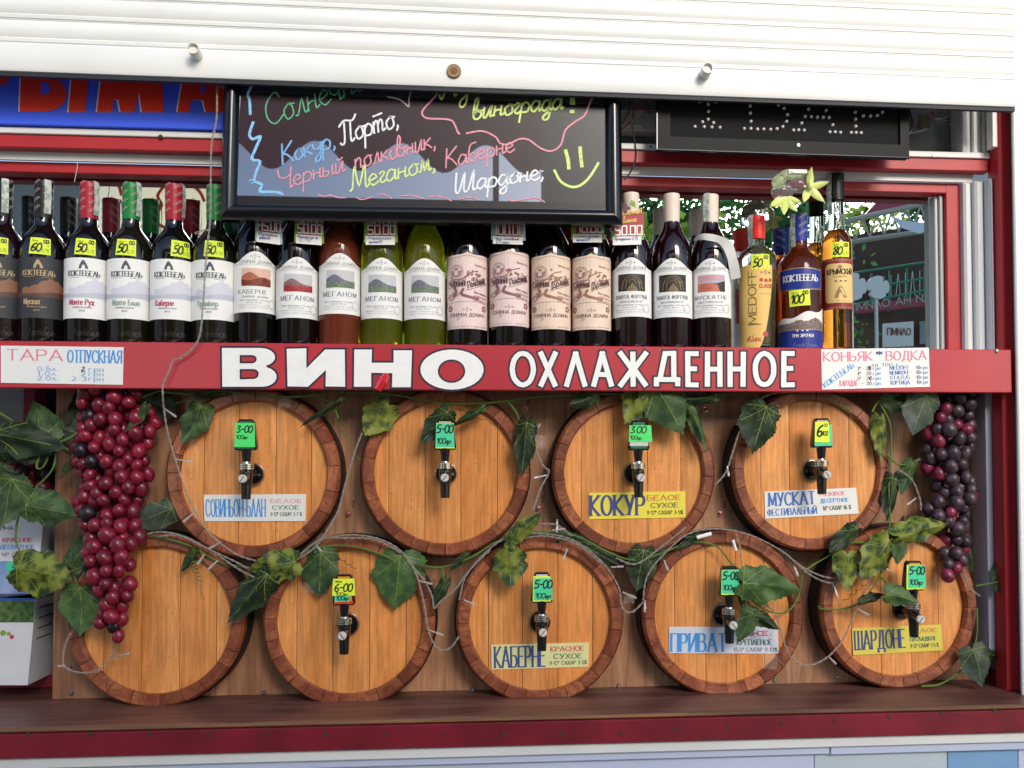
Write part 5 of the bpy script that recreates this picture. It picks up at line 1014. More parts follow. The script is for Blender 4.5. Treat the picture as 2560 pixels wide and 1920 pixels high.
body('kry', [(0, .004), (.022, 0), (.0265, .003), (.0278, .012), (.0278, .203), (.0265, .215), (.021, .226), (.0165, .234), (0, .236)], GL_AMB, t)
m = MB(); m.lathe([(.0168, .2345), (.0146, .246), (.0140, .275), (.0140, .318), (0, .318)], c, 'Z', 32); m.build('neck_glass', GL_CLEAR, t, True, 60)
capsule(t, c, .0146, .292, .3425, FOIL['black'], flare=.0006); stamp(t, c, .0155, c.z + .3428, .080, ang=-1.1)
F = cyl(c.x, c.y, .0280, c.z + .014); m = MB(); rpatch(m, F, -.036, .041, .068, .163, .0004, 0, 20)
for k in range(12): rpatch(m, F, -.030 + k * .0055, -.027 + k * .0055, .158, .161, .0007, 1, 1); rpatch(m, F, -.030 + k * .0055, -.027 + k * .0055, .0695, .0725, .0007, 1, 1)
patch(m, F, -.022, .036, lambda u: .153 - max(0, abs(u - .007) - .024) * .9, lambda u: .080 + max(0, abs(u - .007) - .024) * .9, .0007, 2, 18)
text(m, F, 'КРЫМСКИЙ', -.017, .1335, .009, width=.048, pen=.18, mi=3, hh=.001); text(m, F, 'коньяк', -.006, .1275, .004, width=.024, pen=.14, mi=1, hh=.001); text(m, F, '* * *', -.003, .117, .004, width=.020, pen=.3, mi=3, hh=.001)
arch_mark(m, F, .007, .089, .022, 1, .001); m.poly([F(.006 + .004 * cos(a), .1465 + .004 * sin(a), .001) for a in [k2 * pi / 5 for k2 in range(10)]], 1); rpatch(m, F, -.008, .022, .0835, .0845, .001, 1, 3)
m.build('label', [mat('ruby_label', '#8c2a2c', .4), mat('sepia_print', '#9a7b4d', .5), mat('ochre_label', '#e2bf7c', .5), INK], t)
sticker(t, cyl(c.x, c.y, .0278, c.z), -.009, .1790, .033, .028, '80', '00', 'Цена', '0,75')
# tall grey carton between the bottles
a, b_ = P(1832, 700, .058), P(1852, 700, .058); t = thing('gift_carton', 'pale grey tall carton standing between the sunset bottle and the vodka', 'carton', ((a.x + b_.x) / 2, .07, ZS))
m = MB(); m.box(a.x - .004, b_.x, .066, .088, ZS, P(1840, 700, .066).z + .01, bev=.001); m.build('carton', mat('grey_card', '#aeb4b2', .5, col2='#8f9a9c', vscale=40), t)
m = MB(); m.box(a.x + .008, a.x + .014, .0648, .0656, ZS + .06, ZS + .125); m.build('print_stripe', MAR, t)

# ------------------------------------------------------------------ neck price cards
GRN = mat('vine_green_print', '#8aa83a', .5, var=.3, vscale=200); CRED = mat('card_red', '#a51c30', .45); TEAL = mat('pale_teal_print', '#9cc4c8', .5, var=.2, vscale=150); SEGW = mat('segment_white', '#f4f2ee', .5); GRP = mat('grape_print', '#5c1c34', .5)
def neck(px0, px1, ybot, ptop, pbot, price, note, label, teal=False, ytop=470, tilt=0, name=False):
    Y = .004; w_ = px1 - px0; d = tilt * w_
    t = card('neck_card', label, 'price card', [(px0, ytop), (px1, ytop + d), (px1, ybot + d), (px0, ybot)], Y, CRED,
        [('', .0, .14, 0, .33, 'rect', TEAL if teal else GRN), ('', .86, 1, 0, .30, 'rect', TEAL if teal else GRN)], 'price cards hanging on the bottle necks')
    F = lambda u, v, h=0: P(u, -v, Y) + Vector((0, -.0006 - h, 0)); m = MB(); y0 = ptop - 4
    seg7(m, lambda u, v, h=0: F(u, v - tilt * (u - px0), h), price, px0 + w_ * (.12 if len(price) < 6 else .02), -y0, w_ * .205 if len(price) < 6 else w_ * .19, 22, 3.4, hh=.0004); m.build('price_digits', SEGW, t)
    m = MB(); q = [(px0 + w_ * .05, pbot), (px1 - w_ * .08, pbot + d), (px1 - w_ * .08, ptop + d), (px0 + w_ * .05, ptop)]
    m.prism([P(x, y, Y - .0012) for x, y in q], .0004); o = m.build('paper_slip', PAPER, t)
    m = MB()
    for k, tx in enumerate(note): text(m, lambda u, v, h=0: P(u, -v + tilt * (u - px0), Y) + Vector((0, -.0016 - h, 0)), tx, q[0][0] + 4 + 4 * k, -(ptop + 9 + k * 9), 7, width=w_ * (.72 if k == 0 else .4), script=True, pen=.14, hh=.0002)
    m.build('handwriting', mat('ballpoint_ink', '#4a5fa0', .6), o)
    if name:
        m = MB(); text(m, F, 'Солнечная', px0 + 14, -(ptop - 52), 17, width=w_ * .75, script=True, pen=.14, slant=.25, ang=.12, hh=.0006); text(m, F, 'Долина', px0 + 26, -(ptop - 34), 15, width=w_ * .45, script=True, pen=.14, slant=.25, ang=.1, hh=.0006); m.build('script_lettering', mat('gold_script', '#d9b24a', .4), t)
        m = MB(); r2 = random.Random(3)
        for k in range(9): m.disc(P(1560 + r2.uniform(-12, 12), 520 + r2.uniform(-10, 12), Y - .001 - k * .0001), .0035, n=8)
        m.build('grape_emblem', GRP, t); m = MB(); m.prism([P(1572, 512, Y - .002), P(1590, 520, Y - .002), P(1588, 505, Y - .002), P(1578, 500, Y - .002)], .0004); m.build('leaf_emblem', GRN, t)
neck(638, 706, 603, 577, 604, '45.00', ['Мускатне', 'десертное 0,75'], 'purple topped neck card showing 45.00 with tilted white slip', True, tilt=.12)
neck(736, 810, 604, 585, 608, '50.00', ['Меганом сух. кр.', '0,75'], 'red and green neck card showing 50.00 on the scarlet field bottle', tilt=.07)
neck(910, 994, 606, 590, 612, '50.00', ['Меганом', 'сухое белое 0,75'], 'red and green neck card showing 50.00 on the first green bottle')
neck(1228, 1314, 599, 590, 609, '100.00', ['Черн. полковник', '0,75 мароч.'], 'red neck card with teal corners showing 100.00', True, tilt=.03)
neck(1428, 1512, 598, 585, 606, '70.00', ['Солнечн. долина', 'марочное 0,75'], 'red and green neck card showing 70.00 on the second peach label bottle')
neck(1528, 1610, 601, 592, 613, '50.00', ['Архадересе 0,75', ''], 'tall red neck card with gold script and 50.00 beside the menu board corner', ytop=531, name=True, tilt=-.02)

# ------------------------------------------------------------------ leaves, grapes, vines
def leafmat(n, a, b_): return mat('leaf_' + n, a, .5, col2=b_, vscale=55, lo=.42, hi=.6, spec=.3)
TON = [leafmat('dark', '#2b3c24', '#1c291a'), leafmat('mid', '#465e3a', '#2e4429'), leafmat('variegated', '#7d8433', '#2a401f'), leafmat('underside', '#4a554b', '#38433b'), leafmat('bright', '#506b3a', '#385430')]
VEIN = mat('leaf_vein', '#7f9040', .5); STEM = mat('vine_stem', '#5c7a34', .5, var=.2, vscale=60); CURL = mat('dry_tendril', '#5b4a30', .6)
HALF = [(.03, 0), (-.05, .08), (-.10, .20), (-.05, .33), (.04, .39), (.10, .46), (.20, .46), (.28, .42), (.36, .46), (.45, .50), (.55, .46), (.61, .38), (.68, .33), (.76, .29), (.84, .20), (.92, .12), (1.02, 0)]
def leaf(t, px, py, L, ang, asp=1, tone=0, Y=None, fold=.25, seed=None):
    Y = (FY - .012) if Y is None else Y
    rnd = random.Random(int(px * 7 + py)); c = P(px, py, Y); s = L / 1400 * 1.08; a = radians(ang); du = Vector((cos(a), 0, -sin(a))); dv = Vector((sin(a), 0, cos(a))) * asp
    fd = fold * rnd.uniform(.6, 1.5); dr = rnd.uniform(-.25, .3); ph = rnd.uniform(0, 6); tw = rnd.uniform(-.35, .35); amp = rnd.uniform(.03, .07)
    def Sf(u, v, h=0): return c + (du * (u - .42) + dv * v) * s + Vector((0, -s * (-(abs(v)) * fd + dr * (u - .4) ** 2 + tw * v * (u - .4) + amp * sin(7 * u + ph) * cos(9 * v + ph)) - h, 0))
    out = []
    sa, sb, el = rnd.uniform(.82, 1.1), rnd.uniform(.82, 1.1), rnd.uniform(.85, 1.2)
    q1 = [(u if u < .6 else .6 + (u - .6) * el, v * sa * rnd.uniform(.93, 1.06)) for u, v in HALF]; q2 = [(u if u < .6 else .6 + (u - .6) * el, -v * sb * rnd.uniform(.93, 1.06)) for u, v in HALF]
    full = q1 + q2[-2:0:-1]
    for k in range(len(full)):
        (u0, v0), (u1, v1) = full[k], full[(k + 1) % len(full)]; j = rnd.uniform(.97, 1.03)
        out.append((.3 + (u0 - .3) * j, v0 * j)); um, vm = (u0 + u1) / 2, (v0 + v1) / 2; out.append((.3 + (um - .3) * .955, vm * .955))
    m = MB(); R_ = [0, .35, .65, .85, 1]; n = len(out); i0 = 0
    for r in R_[1:]:
        for u, v in out: m.v.append(Sf(.28 + (u - .28) * r, v * r))
    m.v.append(Sf(.28, 0)); ce = len(m.v) - 1
    for j in range(n): m.f.append((ce, j, (j + 1) % n)); m.m.append(0)
    for k in range(3):
        for j in range(n): m.f.append((k * n + j, k * n + n + j, k * n + n + (j + 1) % n, k * n + (j + 1) % n)); m.m.append(0)
    for (tu, tv) in ((.98, 0), (.5, .47), (.5, -.47), (.1, .43), (.1, -.43)):
        pts = [Vector((.04 + (tu - .04) * q / 7 * .86, tv * q / 7 * .86 * (.75 + .25 * q / 7))) for q in range(8)]
        m.ribbon(Sf, pts, lambda t_: .0055, .0006, 1)
        for q in (2, 4):
            b0 = pts[q]; d = (pts[-1] - pts[0]).normalized()
            for sg in (1, -1): e = b0 + (d * .8 + Vector((-d.y, d.x)) * sg * .8) * .12; m.ribbon(Sf, [b0, (b0 + e) / 2, e], lambda t_: .0025, .0006, 1)
    return m.build('leaf', [TON[tone], VEIN], t, True, 60)
def vine(name, label, stems, leaves, tend=(), cat='artificial vine', grp='artificial grape vines on the barrels'):
    t = thing(name, label, cat, P(*stems[0][0][:2], FY - .01), grp)
    for st in stems:
        pts = [P(q[0], q[1], q[2] if len(q) > 2 else FY - .008) for q in st]; m = MB(); sp = spline(pts, 5); m.tube(sp, [.0017 + .0003 * sin(k * .7) for k in range(len(sp))], 6); m.build('stem', STEM, t, True)
    for lf in leaves: leaf(t, *lf)
    for (x, y, x2, y2, r_, n_, dry) in tend:
        m = MB(); a, b_ = P(x, y, FY - .012), P(x2, y2, FY - .012); pts = []
        for k in range(n_ * 10 + 1):
            q = k / (n_ * 10); an = q * n_ * 2 * pi; pts.append(a.lerp(b_, q) + Vector((cos(an) * r_, sin(an) * r_, sin(an) * r_ * .5)))
        m.tube(pts, .0006, 5); m.build('tendril', CURL if dry else STEM, t, True)
    return t
vine('vine', 'vine cluster with big dark leaves over the left carton and red grapes',
     [[(-30, 1010), (20, 1045), (135, 1105), (230, 1060), (330, 1005), (402, 975)], [(135, 1105), (110, 1165), (92, 1168), (100, 1135)], [(140, 1110), (133, 1170), (90, 1220), (60, 1262), (42, 1310), (45, 1370), (95, 1425), (160, 1436)], [(88, 1222), (20, 1240)], [(160, 1436), (215, 1415)], [(185, 1440), (200, 1480)], [(140, 1108), (190, 1135)]],
     [(98, 1062, 92, -100, 1, 1, .02), (45, 1095, 165, 12, .55, 0, .0), (60, 1125, 130, 5, .5, 0, .015), (188, 1082, 95, -160, .9, 3, .05), (228, 1008, 125, 135, .8, 0, .06), (170, 1162, 66, 118, .35, 0), (22, 1242, 105, 100, 1, 1, .0), (112, 1272, 110, 12, .85, 1, .0), (98, 1430, 128, 12, .9, 2, -.01), (200, 1382, 95, -60, .8, 1, .05), (203, 1512, 100, 88, 1.05, 4, .0), (388, 1288, 105, 158, .75, 3, .03), (390, 1010, 100, 30, 1, 3, .06), (345, 1040, 75, 125, .35, 1, .0), (-5, 1110, 60, 100, .8, 0, .02), (10, 1180, 60, 40, .7, 0, .03)],
     [(218, 1140, 250, 1160, .005, 6, 0)])
vine('vine', 'thin green vine running along the upper barrels just under the signboard',
     [[(402, 978), (470, 985), (560, 978), (650, 990), (740, 992), (850, 982), (960, 984), (1060, 1000), (1130, 1009), (1240, 1006), (1330, 994), (1405, 988)], [(478, 985), (486, 1000), (487, 1025)], [(960, 984), (972, 1000), (968, 1020)], [(1108, 1005), (1125, 1015), (1122, 1035)], [(1270, 1005), (1290, 1030), (1302, 1060)], [(790, 990), (830, 1010), (845, 1045)], [(1405, 988), (1560, 985), (1700, 992), (1830, 985), (1885, 985), (1900, 1010)]],
     [(487, 1052, 98, 115, .75, 1), (528, 984, 80, 175, .28, 0, .02), (815, 1022, 110, 145, .16, 0, .0), (948, 1045, 92, 128, .95, 2), (1092, 1062, 100, 130, .7, 0, .0), (1180, 1035, 88, 148, .3, 0, .0), (1312, 1112, 135, 96, .42, 0, -.005), (1465, 998, 70, 160, .8, 0, .0), (1598, 1005, 110, 125, .8, 2, -.002), (1665, 1008, 135, 60, .95, 1, -.006), (1750, 995, 110, 172, .3, 0, .0), (1742, 1060, 110, 68, .32, 1, .0), (1902, 1062, 118, 108, .95, 0, -.002)],
     [(840, 1045, 868, 1095, .004, 5, 0), (868, 1095, 900, 1150, .003, 2, 0), (1115, 1005, 1245, 1065, .003, 4, 1), (440, 1008, 470, 1000, .003, 3, 1)])
vine('vine', 'long vine garland winding between the upper and the lower barrels',
     [[(365, 1335), (470, 1362), (560, 1408), (690, 1420), (780, 1374), (870, 1364), (950, 1385), (990, 1405)], [(1045, 1412), (1105, 1418), (1180, 1392), (1250, 1350), (1340, 1330), (1440, 1340), (1520, 1380), (1600, 1400), (1720, 1355)], [(1720, 1352), (1790, 1365), (1830, 1410), (1875, 1440), (1905, 1445)], [(1870, 1492), (1920, 1528), (1970, 1528), (2000, 1480), (2010, 1430), (2080, 1385), (2130, 1355)], [(785, 1376), (795, 1395)], [(1105, 1418), (1110, 1450)], [(500, 1375), (508, 1400), (480, 1405)], [(1860, 1495), (1875, 1515), (1872, 1540)]],
     [(690, 1412, 110, 172, .75, 2, .0), (630, 1482, 140, 128, .55, 0, .0), (655, 1450, 80, 120, .6, 0, .01), (472, 1396, 62, 118, .4, 0), (800, 1425, 112, 92, .95, 1), (995, 1442, 128, 96, .95, 4), (1150, 1402, 62, 135, .32, 0), (1102, 1478, 72, 118, .4, 0), (1310, 1322, 100, -42, .5, 2, .0), (1278, 1362, 60, 100, .5, 2, .0), (1276, 1415, 82, 90, 1, 2, -.002), (1440, 1352, 90, 15, .5, 0, .03), (1500, 1388, 95, 30, .5, 0, .03), (1602, 1415, 100, 100, .9, 0, .02), (1640, 1385, 80, -20, .5, 0, .03), (1725, 1352, 60, 150, .45, 0), (1908, 1462, 130, 8, .75, 4, -.02), (1855, 1480, 80, 85, .35, 0, -.0), (1868, 1562, 80, 118, .75, 1, -.015), (1905, 1548, 78, 30, .55, 0, -.01)],
     [(845, 1392, 888, 1420, .003, 3, 1), (1042, 1412, 1075, 1418, .0025, 4, 1), (480, 1405, 500, 1450, .004, 5, 0), (500, 1450, 508, 1500, .001, 1, 0), (1075, 1430, 1092, 1470, .003, 2, 1)])
vine('vine', 'vine with yellow edged leaves hanging beside the dark grapes on the right',
     [[(2180, 1030), (2200, 1000), (2245, 985)], [(2200, 1010), (2225, 1060), (2228, 1130), (2222, 1220), (2225, 1300), (2215, 1370), (2200, 1440), (2150, 1505), (2100, 1523), (2047, 1521)], [(2215, 1135), (2250, 1162), (2300, 1148)], [(2225, 1320), (2290, 1330)], [(2130, 1355), (2180, 1355), (2220, 1335)], [(2200, 1440), (2230, 1470), (2245, 1480)], [(2303, 1715), (2350, 1710), (2405, 1672), (2440, 1600), (2442, 1520)], [(2440, 1465), (2495, 1455)]],
     [(2242, 1003, 84, -170, .8, 1), (2300, 1030, 112, 112, .9, 3, .0), (2200, 1085, 105, 88, .5, 2), (2268, 1190, 90, 112, .55, 1), (2228, 1240, 120, 98, .42, 0), (2112, 1345, 95, 142, .55, 0, .0), (2118, 1420, 85, 92, .85, 2, -.002), (2195, 1388, 118, 128, .75, 2, -.004), (2300, 1328, 135, -14, .5, 2, -.012), (2252, 1370, 78, 100, .6, 1, -.005), (2178, 1497, 66, -18, .4, 0, -.01), (2246, 1492, 80, 14, .7, 4, -.03), (2505, 1440, 82, 112, .6, 0, .02), (2444, 1662, 98, 75, .95, 3, .0), (2428, 1400, 66, 75, .4, 0, .05), (2490, 1640, 60, 10, .5, 0, .03), (2252, 1320, 50, -80, .5, 0)],
     [(2050, 1520, 2046, 1512, .003, 1, 0), (2060, 985, 2125, 1030, .006, 6, 0), (2125, 1030, 2142, 1075, .002, 1, 0), (2105, 1505, 2185, 1445, .003, 5, 1)])
GRR = [mat('grape_ruby', '#86182f', .3, coat=.15, col2='#5b1024', vscale=1.3, rand=.28, spec=.5), mat('grape_black', '#2a1a22', .36, coat=.1, col2='#15090f', vscale=1.3)]
GRD = [mat('grape_slate', '#4b3a44', .42, coat=.08, col2='#281a22', vscale=1.3, rand=.3), mat('grape_magenta', '#802845', .36, coat=.1, col2='#551329', vscale=1.3, rand=.2)]
GST = mat('grape_stalk', '#7d7468', .6)
gme = MB(); gme.ball((0, 0, 0), 1, 14, 10, sq=(1, 1, 1.08)); _o = gme.build('grape', GRR[0]); GM = {}
for k, mt in (('r0', GRR[0]), ('r1', GRR[1]), ('d0', GRD[0]), ('d1', GRD[1])):
    me = _o.data.copy(); me.materials[0] = mt; me.polygons.foreach_set('use_smooth', [True] * len(me.polygons)); GM[k] = me
bpy.data.objects.remove(_o)
def bunch(label, col, prof, Yc, d_px, key, odd, n_try=6000, seed=1, depth=.032):
    """prof: (y, centre x, half width) down the bunch, in picture units on the plane of its axis"""
    rnd = random.Random(seed); yt, yb = prof[0][0], prof[-1][0]
    t = thing('grape_bunch', label, 'grapes', P(prof[0][1], yt, Yc(yt)), 'artificial grape bunches hanging on the board')
    def at(y):
        for a, b_ in zip(prof, prof[1:]):
            if y <= b_[0]: q = (y - a[0]) / (b_[0] - a[0]); return a[1] + (b_[1] - a[1]) * q, a[2] + (b_[2] - a[2]) * q
        return prof[-1][1:]
    r0 = d_px / 2 / 1400; pl = []; 
    for _ in range(n_try):
        y = rnd.uniform(yt, yb); cx, hw = at(y); a = rnd.uniform(0, pi); rr = 1 if rnd.random() < .8 else rnd.uniform(.3, 1)
        hwm = max(0, hw - d_px * .5) / 1400; X = -cos(a) * hwm * rr; Yo = -sin(a) * min(depth, hwm * 1.1) * rr
        c = P(cx + 9 * sin(y * .045 + seed), y, Yc(y)) + Vector((X, Yo, 0)); r = r0 * rnd.uniform(.88, 1.2)
        if all((c - q).length > (r + s_) * .80 for q, s_ in pl): pl.append((c, r))
        if len(pl) >= 190: break
    m = MB(); ax = [P(at(y)[0], y, Yc(y) + .004) for y in range(int(yt) - 20, int(yb) - 6, 24)]; m.tube(ax, .0016, 6)
    for c, r in pl[::2]:
        q = min(ax, key=lambda v: (v + Vector((0, 0, .02)) - c).length); m.tube([q, q.lerp(c, .5) + Vector((0, .002, .004)), c], .0007, 4)
    m.build('stalk', GST, t, True)
    for c, r in pl:
        k = key + ('1' if rnd.random() < odd else '0'); o = bpy.data.objects.new('grape', GM[k]); COL.objects.link(o); o.parent = t; o.location = c - LOC[t.name]
        o.scale = (r * rnd.uniform(.9, 1.04), r * rnd.uniform(.92, 1.04), r * rnd.uniform(.98, 1.14)); o.rotation_euler = (rnd.uniform(-.5, .5), rnd.uniform(-.5, .5), rnd.uniform(0, 6))
    return t
yc1 = lambda y: .035 if y < 1250 else max(-.002, .035 - (y - 1250) / 130 * .037)
bunch('long bunch of glossy ruby red grapes hanging down the left of the board', 'red', [(975, 292, 78), (1020, 290, 95), (1070, 292, 102), (1130, 285, 98), (1200, 285, 88), (1270, 278, 80), (1320, 278, 74), (1380, 285, 68), (1440, 284, 62), (1500, 290, 46), (1550, 290, 44), (1592, 290, 28)], yc1, 33, 'r', .06, seed=4)
yc2 = lambda y: .045 if y < 1350 else max(.0, .045 - (y - 1350) / 120 * .045)
bunch('long bunch of dark slate grapes hanging at the right end of the board', 'dark', [(975, 2402, 60), (1015, 2392, 56), (1060, 2362, 76), (1120, 2365, 72), (1178, 2368, 60), (1225, 2378, 62), (1290, 2366, 70), (1334, 2385, 46), (1372, 2374, 44), (1407, 2380, 38), (1440, 2383, 22), (1458, 2384, 18)], yc2, 33, 'd', .17, seed=9)
bunch('dim red grapes in the dark gap above the left carton', 'dim', [(1155, 60, 70), (1200, 60, 95), (1260, 120, 60)], lambda y: .13, 38, 'r', .3, n_try=900, seed=5)
# ------------------------------------------------------------------ fairy light cords
CORD = mat('clear_cord', '#a59a90', .2, alpha=.6, spec=.6); BULB = mat('clear_bulb', '#cfc8c2', .1, alpha=.45, coat=.6)
def cord(label, paths, bulbs, Y=None):
    Y = FY - .016 if Y is None else Y
    t = thing('light_string', label, 'fairy lights', P(*paths[0][0][:2], Y), 'clear fairy light strings')
    for path in paths:
        pts = spline([P(q[0], q[1], q[2] if len(q) > 2 else Y) for q in path], 8); m = MB(); ph = 0
        for s_ in (0, pi):
            q = []; L_ = 0
            for k, p in enumerate(pts):
                if k: L_ += (p - pts[k - 1]).length
                an = L_ * 260 + s_; tdir = (pts[min(k + 1, len(pts) - 1)] - pts[max(0, k - 1)]); nrm = Vector((tdir.z, 0, -tdir.x)); nrm = nrm.normalized() if nrm.length > 0 else Vector((1, 0, 0))
                q.append(p + nrm * cos(an) * .0011 + Vector((0, sin(an) * .0011, 0)))
            m.tube(q, .0010, 5)
        m.build('cord', CORD, t, True)
    for x0, y0, x1, y1 in bulbs:
        a, b_ = P(x0, y0, Y - .001), P(x1, y1, Y - .004); m = MB(); m.tube([a, a.lerp(b_, .55), a.lerp(b_, .6), b_, b_ + (b_ - a).normalized() * .001], [.0014, .0017, .0023, .0021, .0008], 8); m.build('bulb', BULB, t, True)
FF_ = -.033
cord('clear light cord hanging in front of the bottles and down over the leftmost upper barrel', [[(545, 190, FF_), (543, 230, FF_), (541, 300, FF_), (529, 360, FF_), (527, 440, FF_), (526, 540, FF_), (518, 620, FF_), (513, 680, FF_), (508, 760, FF_), (500, 835, FF_), (482, 870, FF_), (450, 895, FF_), (432, 902, FF_), (422, 930, FF_), (408, 960, FF_), (407, 985, FF_), (410, 1025, -.02), (420, 1085, -.01), (440, 1155, 0), (468, 1235, 0), (495, 1290, 0), (530, 1340, 0), (590, 1385, .005), (640, 1402, .01)],
     [(543, 206, FF_), (555, 217, FF_), (568, 225, FF_)]], [(412, 1022, 440, 1042), (440, 1148, 482, 1155), (492, 1275, 458, 1305), (553, 1355, 522, 1372)])
cord('short bulbs on the clear cord in front of the white labelled bottles', [[(524, 575, FF_), (505, 577, FF_), (487, 584, FF_)], [(514, 692, FF_), (495, 692, FF_)]], [], Y=FF_)
cord('clear light cord arching over the second lower barrel', [[(905, 1082), (885, 1135), (862, 1215), (842, 1285), (805, 1345), (780, 1375), (735, 1402)], [(735, 1400), (790, 1356), (860, 1338), (935, 1344), (995, 1372), (1035, 1422), (1058, 1500), (1072, 1580), (1095, 1622), (1125, 1620), (1148, 1590)], [(742, 1396), (800, 1350), (870, 1345), (940, 1350), (1003, 1382)], [(1035, 1422), (1060, 1450), (1080, 1490), (1085, 1520), (1100, 1505), (1140, 1470), (1170, 1430), (1225, 1375)]],
     [(1072, 1575, 1108, 1588), (1048, 1452, 1080, 1460), (790, 1362, 803, 1378), (545, 1400, 520, 1424)])
cord('clear light cord arching over the middle lower barrel', [[(1148, 1500), (1165, 1440), (1215, 1380), (1270, 1344), (1350, 1334), (1430, 1350), (1500, 1400), (1545, 1465), (1556, 1520), (1580, 1530), (1608, 1505)], [(1280, 1350), (1360, 1340), (1440, 1360), (1505, 1410)], [(1350, 1310), (1390, 1312), (1430, 1340)], [(1540, 1395), (1590, 1410), (1650, 1370), (1715, 1318)]],
     [(1160, 1500, 1190, 1512), (1418, 1372, 1408, 1400), (1393, 1298, 1392, 1330), (1380, 1326, 1412, 1322), (1528, 1418, 1558, 1416), (1556, 1480, 1590, 1495), (1286, 1346, 1285, 1375)])
cord('clear light cord arching over the lower barrel with the bluish white plate', [[(1608, 1500), (1618, 1440), (1660, 1385), (1720, 1335), (1790, 1322), (1870, 1336), (1950, 1375), (2010, 1420), (2080, 1445), (2140, 1420), (2190, 1360), (2225, 1330)], [(1840, 1335), (1850, 1370), (1858, 1430), (1890, 1490), (1935, 1530), (1955, 1590), (1975, 1640), (2010, 1663), (2055, 1652), (2100, 1610), (2130, 1550), (2160, 1480), (2185, 1420), (2205, 1370), (2228, 1330)], [(1965, 1385), (2030, 1440), (2090, 1455), (2150, 1400), (2200, 1350)], [(2080, 1455), (2090, 1480)]],
     [(1660, 1400, 1670, 1426), (1612, 1500, 1612, 1530), (1985, 1415, 1995, 1440), (1942, 1568, 1922, 1595), (2085, 1465, 2095, 1495), (2145, 1402, 2160, 1436), (2200, 1418, 2235, 1430), (2140, 1520, 2172, 1538), (2070, 1640, 2090, 1660)])
cord('clear light cord hanging between the upper barrels on the right', [[(1332, 1085), (1340, 1125), (1358, 1165), (1372, 1180), (1352, 1220), (1332, 1275)], [(1980, 980), (1930, 985), (1895, 1005), (1855, 1065), (1832, 1130), (1815, 1180), (1788, 1212)], [(2240, 1170), (2280, 1200), (2300, 1250), (2302, 1275)], [(2408, 1425), (2425, 1470), (2450, 1490)]], [(1335, 1085, 1350, 1060), (1366, 1188, 1335, 1195), (1818, 1165, 1822, 1190), (2290, 1245, 2268, 1262)])
cord('clear light cord looping below the red grapes over the left lower barrel', [[(325, 1345), (400, 1330), (470, 1345), (540, 1385), (600, 1425), (640, 1445)], [(400, 1340), (450, 1340), (520, 1372), (590, 1405), (625, 1425)], [(200, 1555), (170, 1595), (157, 1640), (163, 1668), (205, 1682), (250, 1672), (280, 1640), (290, 1600)], [(270, 1455), (250, 1480), (262, 1510)], [(278, 1645), (300, 1640), (318, 1635)]], [(163, 1665, 145, 1665), (300, 1640, 322, 1634), (512, 1385, 494, 1410)])
WTB = mat('white_sleeve', '#eceef0', .4)
for a, b_, r, lb in (((1742, 1344), (1778, 1334), .0034, 'slanting white cable sleeve on the cord left above the bluish white plate'), ((1832, 1350), (1840, 1376), .0026, 'upright white cable sleeve on the cord over the bluish white plate')): m = MB(); m.tube([P(*a, FY - .022), P(*b_, FY - .022)], r, 10); tag(m.build('cable_sleeve', WTB, None, True), lb, 'cable sleeve')
# tape
for x, y, w_, h_, lb in ((712, 1005, 30, 26, 'crumpled clear tape at the top right of the leftmost upper barrel'), (785, 1468, 46, 30, 'clear tape under the leaf on the second lower barrel'), (1925, 1650, 34, 44, 'clear tape at the lower right of the bluish white plate'), (1350, 1105, 26, 34, 'clear tape between the second and third upper barrels'), (1572, 1498, 26, 22, 'small clear tape right of the middle lower barrel')):
    m = MB(); rnd = random.Random(x); n = 4; g_ = [[P(x + w_ * (i / n - .5) + rnd.uniform(-2, 2), y + h_ * (j / n - .5) + rnd.uniform(-2, 2), FY - .003 - rnd.uniform(0, .003)) for i in range(n + 1)] for j in range(n + 1)]
    for j in range(n):
        for i in range(n): m.quad(g_[j + 1][i], g_[j + 1][i + 1], g_[j][i + 1], g_[j][i])
    tag(m.build('tape_scrap', TAPE), lb, 'tape', 'scraps of clear tape')
# ------------------------------------------------------------------ wine carton at the left
CY0 = .085
t = thing('wine_carton', 'white wine carton with vineyard picture in the lower left gap', 'carton', P(50, 1713, CY0))
q = [P(-70, 1713, CY0), P(69, 1713, CY0), P(112, 1262, CY0), P(-70, 1262, CY0)]
m = MB(); m.prism(q, .09); m.build('box', mat('white_carton', '#d6d7de', .5, var=.08, vscale=20), t)
CF = lambda u, v, h=0: P(u, -v, CY0) + Vector((0, -.0004 - h, 0))
def cpoly(nm, mt, pts): m = MB(); m.poly([CF(x, -y) for x, y in pts]); m.build(nm, mt, t)
rx = lambda y: 111 - (y - 1265) * .0955
cpoly('picture_sky', mat('box_sky_print', '#6f8fc8', .5, col2='#9fb2d8', vscale=25), [(-60, 1495), (rx(1495), 1495), (rx(1403), 1403), (-60, 1403)])
cpoly('picture_sea', mat('box_sea_print', '#2f57a4', .5), [(-60, 1502), (rx(1502), 1502), (rx(1484), 1484), (-60, 1484)])
cpoly('picture_vineyard', mat('box_vineyard_print', '#57793f', .5, col2='#2f4a22', vscale=120), [(-60, 1556), (rx(1556), 1556), (rx(1503), 1503), (-60, 1500)])
m = MB(); text(m, CF, 'КРАСНОЕ', 8, -1355, 10, width=72, pen=.2, thin=.1, hh=.0003); m.build('lettering', IR, t)
m = MB(); text(m, CF, 'ДЕСЕРТНОЕ', 0, -1372, 10, width=86, pen=.2, thin=.1, hh=.0003); m.build('lettering', IL, t)
m = MB(); text(m, CF, '16* САХАР', 4, -1390, 8, width=78, pen=.16, thin=.1, hh=.0003); text(m, CF, 'ВИНА', -10, -1325, 10, width=44, pen=.14, hh=.0003); m.build('lettering', IK, t)
